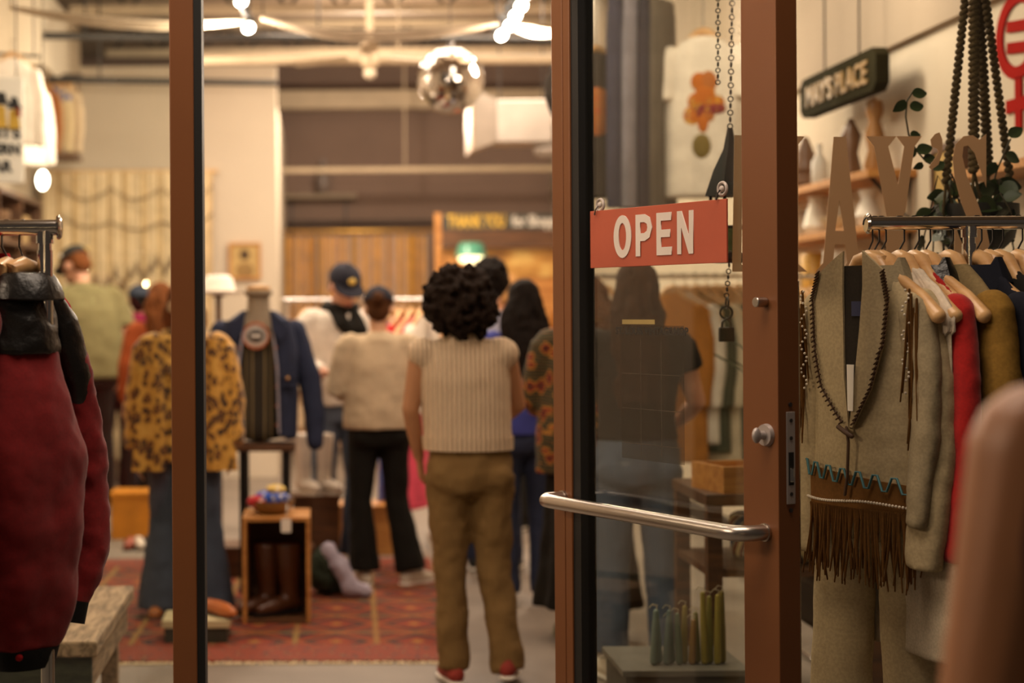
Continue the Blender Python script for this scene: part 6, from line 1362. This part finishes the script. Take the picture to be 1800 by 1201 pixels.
# garments hanging high, seen through the door glass
hr0, hr1 = P(1006, -30, 8.4), P(1320, -30, 8.4); hr1.z = hr0.z
rail_ = empty('high_rail', hr0, label='steel rail of garments hung high behind the door glass', cat='rail')
MB().tube([(0, 0, 0), hr1 - hr0], 0.014, 10).obj('rail', steel_dark, rail_)
for t in (0.06, 0.94): q = (hr1 - hr0) * t; MB().tube([q, (q.x, q.y, ZC - hr0.z + 0.02)], 0.008, 6, round_ends=False).obj('drop_rod', steel_dark, rail_)
def print_patch(parent, cols, c, r, nm='printed_motif'):
    MB().ell(c, r, 20, 12).obj(nm, cols, parent, disp=0.0)
fire = floral('print_fire', '#b4641c', '#c89a30', '#7c2c44', 30.0); orange_p = floral('print_orange', '#a8642c', '#b04424', '#2c2420', 18.0)
def hung(px, py, lb, mat, yaw, **kw):
    p = P(px, py, 8.4); g = garment(p, yaw, lb, mat, group='garments hung high behind the door glass', vox=0.012, **kw)
    o = hanger(p, yaw, 'hanger of the ' + lb, rail=hr0.z - p.z, group='hangers on the high rail'); return g
g = hung(1046, 92, 'dark T-shirt with orange print behind the door glass', fabric('faded_black', '#3c352e', 160), 22, name='t_shirt', L=0.72, w=0.20, d=0.05, sleeve=0.22, sr=0.08, cat='t-shirt')
print_patch(g, orange_p, (-0.02, -0.055, -0.30), (0.10, 0.012, 0.12))
g = hung(1236, 62, 'white T-shirt with flame-coloured print behind the door glass', f_white, -14, name='t_shirt', L=0.80, w=0.19, d=0.05, sleeve=0.22, sr=0.075, cat='t-shirt')
rp = random.Random(5)
for k in range(16):
    a_ = rp.uniform(0, 2 * PI); r_ = rp.uniform(0.02, 0.09); x_ = r_ * math.cos(a_); z_ = -0.34 + 1.25 * r_ * math.sin(a_)
    print_patch(g, [fire, orange_p, floral('print_plum', '#7c2c30', '#c89a30', '#3c3c6c', 40.0) if 'print_plum' not in MATS else MATS['print_plum'], fire][k % 4], (x_, -0.052 - 0.001 * (k % 4), z_), (rp.uniform(0.025, 0.05), 0.008, rp.uniform(0.025, 0.055)))
print_patch(g, fabric('print_khaki', '#7c6a3c', 160), (-0.01, -0.058, -0.55), (0.045, 0.010, 0.06))
for i, (px, c) in enumerate(((1092, '#3c3c4e'), (1118, '#7c7882'), (1146, '#2a2a36'), (1164, '#585046'))):
    p = P(px, 2, 8.4 + 0.02 * i); o = empty('hanging_jeans', p, math.radians(55), ['slate', 'pale grey', 'dark indigo', 'taupe'][i] + ' jeans hung high behind the door glass', 'jeans', 'jeans hung on the high rail')
    mm = fabric('jeans_%d' % i, c, 260, var=0.25)
    for q in (1, -1): MB().loft([(q * 0.075, 0, -1.02, 0.078, 0.03), (q * 0.07, 0, -0.6, 0.078, 0.03), (q * 0.062, 0, -0.2, 0.085, 0.032), (q * 0.055, 0, -0.06, 0.080, 0.032)], 18, folds=3, amp=(0.08, 0.03)).obj('leg', mm, o, disp=0.012)
    MB().loft([(0, 0, -0.16, 0.145, 0.034), (0, 0, 0.0, 0.135, 0.03)], 22).obj('waist', mm, o); MB().tube([(0, 0, -0.01), (0, 0, hr0.z - p.z)], 0.004, 6).obj('clip', steel_dark, o)
# rack of mixed coats behind the person at the door glass
cr0, cr1 = P(1012, 487, 9.0), P(1330, 487, 9.0); cr1.z = cr0.z
rack_rail('long rack of mixed coats seen through the door glass', cr0, cr1, 0.013, (0.03, 0.97))
for i, (px, c, nm) in enumerate(((1030, '#b0702c', 'orange suede'), (1062, '#c8b8a4', 'off-white'), (1182, '#a87030', 'amber'), (1202, '#d8d0c4', 'white'), (1222, '#3c4438', 'dark green'), (1240, '#c0b49c', 'oatmeal'), (1258, '#2c3a30', 'bottle green'), (1276, '#5c4a34', 'brown'), (1296, '#34402c', 'moss green'))):
    p = P(px, 510, 9.0); p.z = cr0.z - 0.08; garment(p, -40, nm + ' coat on the long rack behind the door glass', fabric('coat_' + c[1:], c, 140), name='coat', L=0.80 + 0.05 * (i % 3), d=0.025, w=0.19, sleeve=0.5, group='coats on the long rack', cat='coat', vox=0.014)
    hanger(p, -40, 'hanger of the ' + nm + ' coat on the long rack', rail=0.08, group='hangers on the long rack')

# ================================================================== right wall: hanging sign, shelves, ornaments, red emblem
hs_y0, hs_y1 = 7.36, 8.52
SDG = M('sign_dark_green', '#2a2616', 0.95, var=0.15); SDG.node_tree.nodes['Principled BSDF'].inputs['Specular IOR Level'].default_value = 0.05
hsn = empty('hanging_wood_sign', (2.44, (hs_y0 + hs_y1) / 2, 2.50), label="dark green wooden sign lettered MAY'S PLACE hanging by the right wall", cat='sign')
hl = (hs_y1 - hs_y0) / 2; ol = [(-hl, -0.06), (-hl + 0.05, -0.095), (hl - 0.05, -0.095), (hl, -0.06), (hl, 0.06), (hl - 0.05, 0.095), (-hl + 0.05, 0.095), (-hl, 0.06)]
MB().rings([[(-0.03, y, z) for y, z in ol], [(0.03, y, z) for y, z in ol]]).obj('board', SDG, hsn, False)
t_ = text('lettering', "MAY'S PLACE", 0.14, M('sign_gold', '#8c6a34', 0.5), hsn, (-0.034, hl * 0.80, -0.05), (PI / 2, 0, -PI / 2), 0.004, bold=0.003); t_.scale = (hl * 1.6 / t_.dimensions.x, 1, 1)
for y in (-hl * 0.45, hl * 0.45): MB().tube([(0, y, 0.09), (0, y, ZC - 2.50 + 0.02)], 0.005, 6, round_ends=False).obj('chain', steel_dark, hsn)
def wshelf(y0, y1, z, depth, label, brackets=True):
    o = empty('wall_shelf', (XR, (y0 + y1) / 2, z), label=label, cat='shelf', group='wooden shelves on the right wall'); h = (y1 - y0) / 2
    MB().bbox((-depth, -h, -0.035), (-0.001, h, 0)).obj('board', oak, o, False, bev=0.003)
    if brackets:
        for y in (-h + 0.05, h - 0.05): MB().tube([(-depth * 0.85, y, -0.035), (-0.02, y, -0.22), (-0.02, y, -0.035)], 0.010, 6).obj('bracket', black_metal, o)
    return o
wshelf(7.45, 9.4, 2.07, 0.22, 'upper oak wall shelf with carved ornaments on the right wall')
wshelf(7.45, 9.4, 1.83, 0.22, 'middle oak wall shelf with pale ceramics on the right wall')
wshelf(7.45, 9.4, 1.56, 0.24, 'lower oak wall shelf on the right wall behind the letter A')
wshelf(5.2, 6.55, 1.975, 0.22, 'oak wall shelf at the right edge behind the hanging plant')
sX = XR - 0.12
fig = [('pine_cone_figure', 8.75, 2.07, [(0.06, 0), (0.085, 0.03), (0.06, 0.08), (0.07, 0.10), (0.045, 0.16), (0.05, 0.18), (0.015, 0.27)], '#6c4c34', 'brown cone-shaped ornament on the upper shelf'),
       ('carved_figure', 7.66, 2.07, [(0.04, 0), (0.05, 0.03), (0.03, 0.10), (0.045, 0.17), (0.025, 0.23), (0.04, 0.27), (0.035, 0.32), (0.01, 0.34)], '#8c6030', 'tall carved wooden figure at the near end of the upper shelf'),
       ('glass_bottle', 8.5, 2.07, [(0.035, 0), (0.04, 0.02), (0.04, 0.12), (0.014, 0.16), (0.014, 0.21)], '#b8b0a4', 'pale bottle on the upper shelf beside the cone ornament'),
       ('carved_figure', 8.0, 2.07, [(0.045, 0), (0.05, 0.04), (0.032, 0.12), (0.05, 0.20), (0.02, 0.26), (0.012, 0.28)], '#5c3c20', 'dark carved figure in the middle of the upper shelf'),
       ('white_jar', 8.9, 1.83, [(0.05, 0), (0.075, 0.03), (0.075, 0.10), (0.05, 0.13), (0.055, 0.15)], '#e0d8c8', 'white jar at the far end of the middle shelf'),
       ('white_jug', 8.55, 1.83, [(0.045, 0), (0.07, 0.04), (0.05, 0.12), (0.035, 0.16), (0.045, 0.19)], '#e8e0d0', 'white jug on the middle shelf'),
       ('cream_bowl', 8.2, 1.83, [(0.03, 0), (0.07, 0.03), (0.09, 0.07), (0.08, 0.07)], '#d8c8a8', 'cream bowl on the middle shelf'),
       ('white_vase', 7.75, 1.83, [(0.035, 0), (0.06, 0.05), (0.03, 0.13), (0.045, 0.17)], '#ece4d8', 'white vase at the near end of the middle shelf'),
       ('yellow_tin', 8.6, 1.56, [(0.07, 0), (0.07, 0.17), (0.06, 0.18)], '#c8983c', 'yellow tin on the lower shelf'),
       ('white_crock', 8.2, 1.56, [(0.07, 0), (0.08, 0.08), (0.07, 0.16), (0.075, 0.18)], '#ece6da', 'white crock on the lower shelf')]
for nm, y, z, prof, c, lb in fig:
    tag(MB().lathe(prof, (0, 0, 0), 18).obj(nm, M('glaze_' + c[1:], c, 0.4, var=0.12), loc=(sX, y, z)), lb, nm.split('_')[1])
fp_ = empty('leaning_frame', (XR - 0.03, 7.02, 1.56), label='brown wooden picture frame on the right wall behind the letter Y', cat='picture')
MB().bbox((0.0, -0.14, 0.22), (0.02, 0.14, 0.55)).obj('picture', M('ochre_print', '#b89858', 0.7, var=0.2), fp_, False)
for a, b_ in (((-0.01, -0.17, 0.19), (0.025, 0.17, 0.22)), ((-0.01, -0.17, 0.55), (0.025, 0.17, 0.58)), ((-0.01, -0.17, 0.22), (0.025, -0.14, 0.55)), ((-0.01, 0.14, 0.22), (0.025, 0.17, 0.55))): MB().bbox(a, b_).obj('frame_side', walnut, fp_, False)
red_p = M('emblem_red', '#981a12', 0.9, var=0.05); red_p.node_tree.nodes['Principled BSDF'].inputs['Specular IOR Level'].default_value = 0.05
em = empty('red_emblem', (XR - 0.006, 6.36, 2.48), label='red ring emblem with two bars and a cross on the right wall', cat='emblem')
ro, ri = [], []
rs_ = []
for i in range(40):
    a = 2 * PI * i / 40; c_, s_ = math.cos(a), math.sin(a)
    rs_.append([(0.004, 0.205 * c_, 0.165 * s_), (-0.004, 0.205 * c_, 0.165 * s_), (-0.004, 0.145 * c_, 0.118 * s_), (0.004, 0.145 * c_, 0.118 * s_)])
MB().rings(rs_, closed=True).obj('ring', red_p, em, False)
for z in (0.032, -0.048): MB().box((0, 0, z), (0.008, 0.20, 0.042), (0.10, 0, 0)).obj('bar', red_p, em, False)
MB().bbox((-0.004, -0.028, -0.36), (0.004, 0.028, -0.160)).obj('stem', red_p, em, False); MB().bbox((-0.0045, -0.11, -0.285), (0.0035, 0.11, -0.235)).obj('cross_bar', red_p, em, False)
# pale clothes on a rail under the right-wall shelves
pr0, pr1 = P(1388, 487, 7.3), P(1480, 487, 7.3); pr1.z = pr0.z
rack_rail('low chrome rack of pale shirts behind the right window', pr0, pr1, 0.010, (0.03, 0.97))
for i, px in enumerate((1405, 1423, 1441, 1458)):
    p = P(px, 510, 7.3); p.z = pr0.z - 0.08; garment(p, -58, ['cream', 'white', 'pale checked', 'ivory'][i] + ' shirt on the low rack behind the right window', [f_cream, f_white, floral('pale_check', '#b8b09c', '#8c9080', '#d0c8b8', 30), ivory][i], name='shirt', L=0.66, d=0.02, w=0.19, sleeve=0.45, group='pale shirts behind the right window', cat='shirt', vox=0.013)
    hanger(p, -58, 'wooden hanger of the ' + ['cream', 'white', 'pale checked', 'ivory'][i] + ' shirt on the low rack', rail=0.08, group='hangers of the pale shirts')
# festoon bulbs strung behind the photographer on the pavement: they show as reflections in the panes
fs = empty('festoon_lights', (-1.4, -3.0, 2.1), label='string of warm bulbs over the pavement behind the camera', cat='string lights')
fpts = []
for i in range(8):
    u = i / 7; fpts.append((0.35 + 3.0 * u - 1.5, -0.2 * u, -0.05 - 0.35 * math.sin(PI * u)))
MB().tube(fpts, 0.004, 5).obj('cable', black_metal, fs)
bl_m = M('festoon_bulb', '#ffd9a0', 0.5, emit=160.0, var=0.0)
for p in fpts: MB().ell((p[0], p[1], p[2] - 0.04), 0.017, 10, 8).obj('bulb', bl_m, fs)
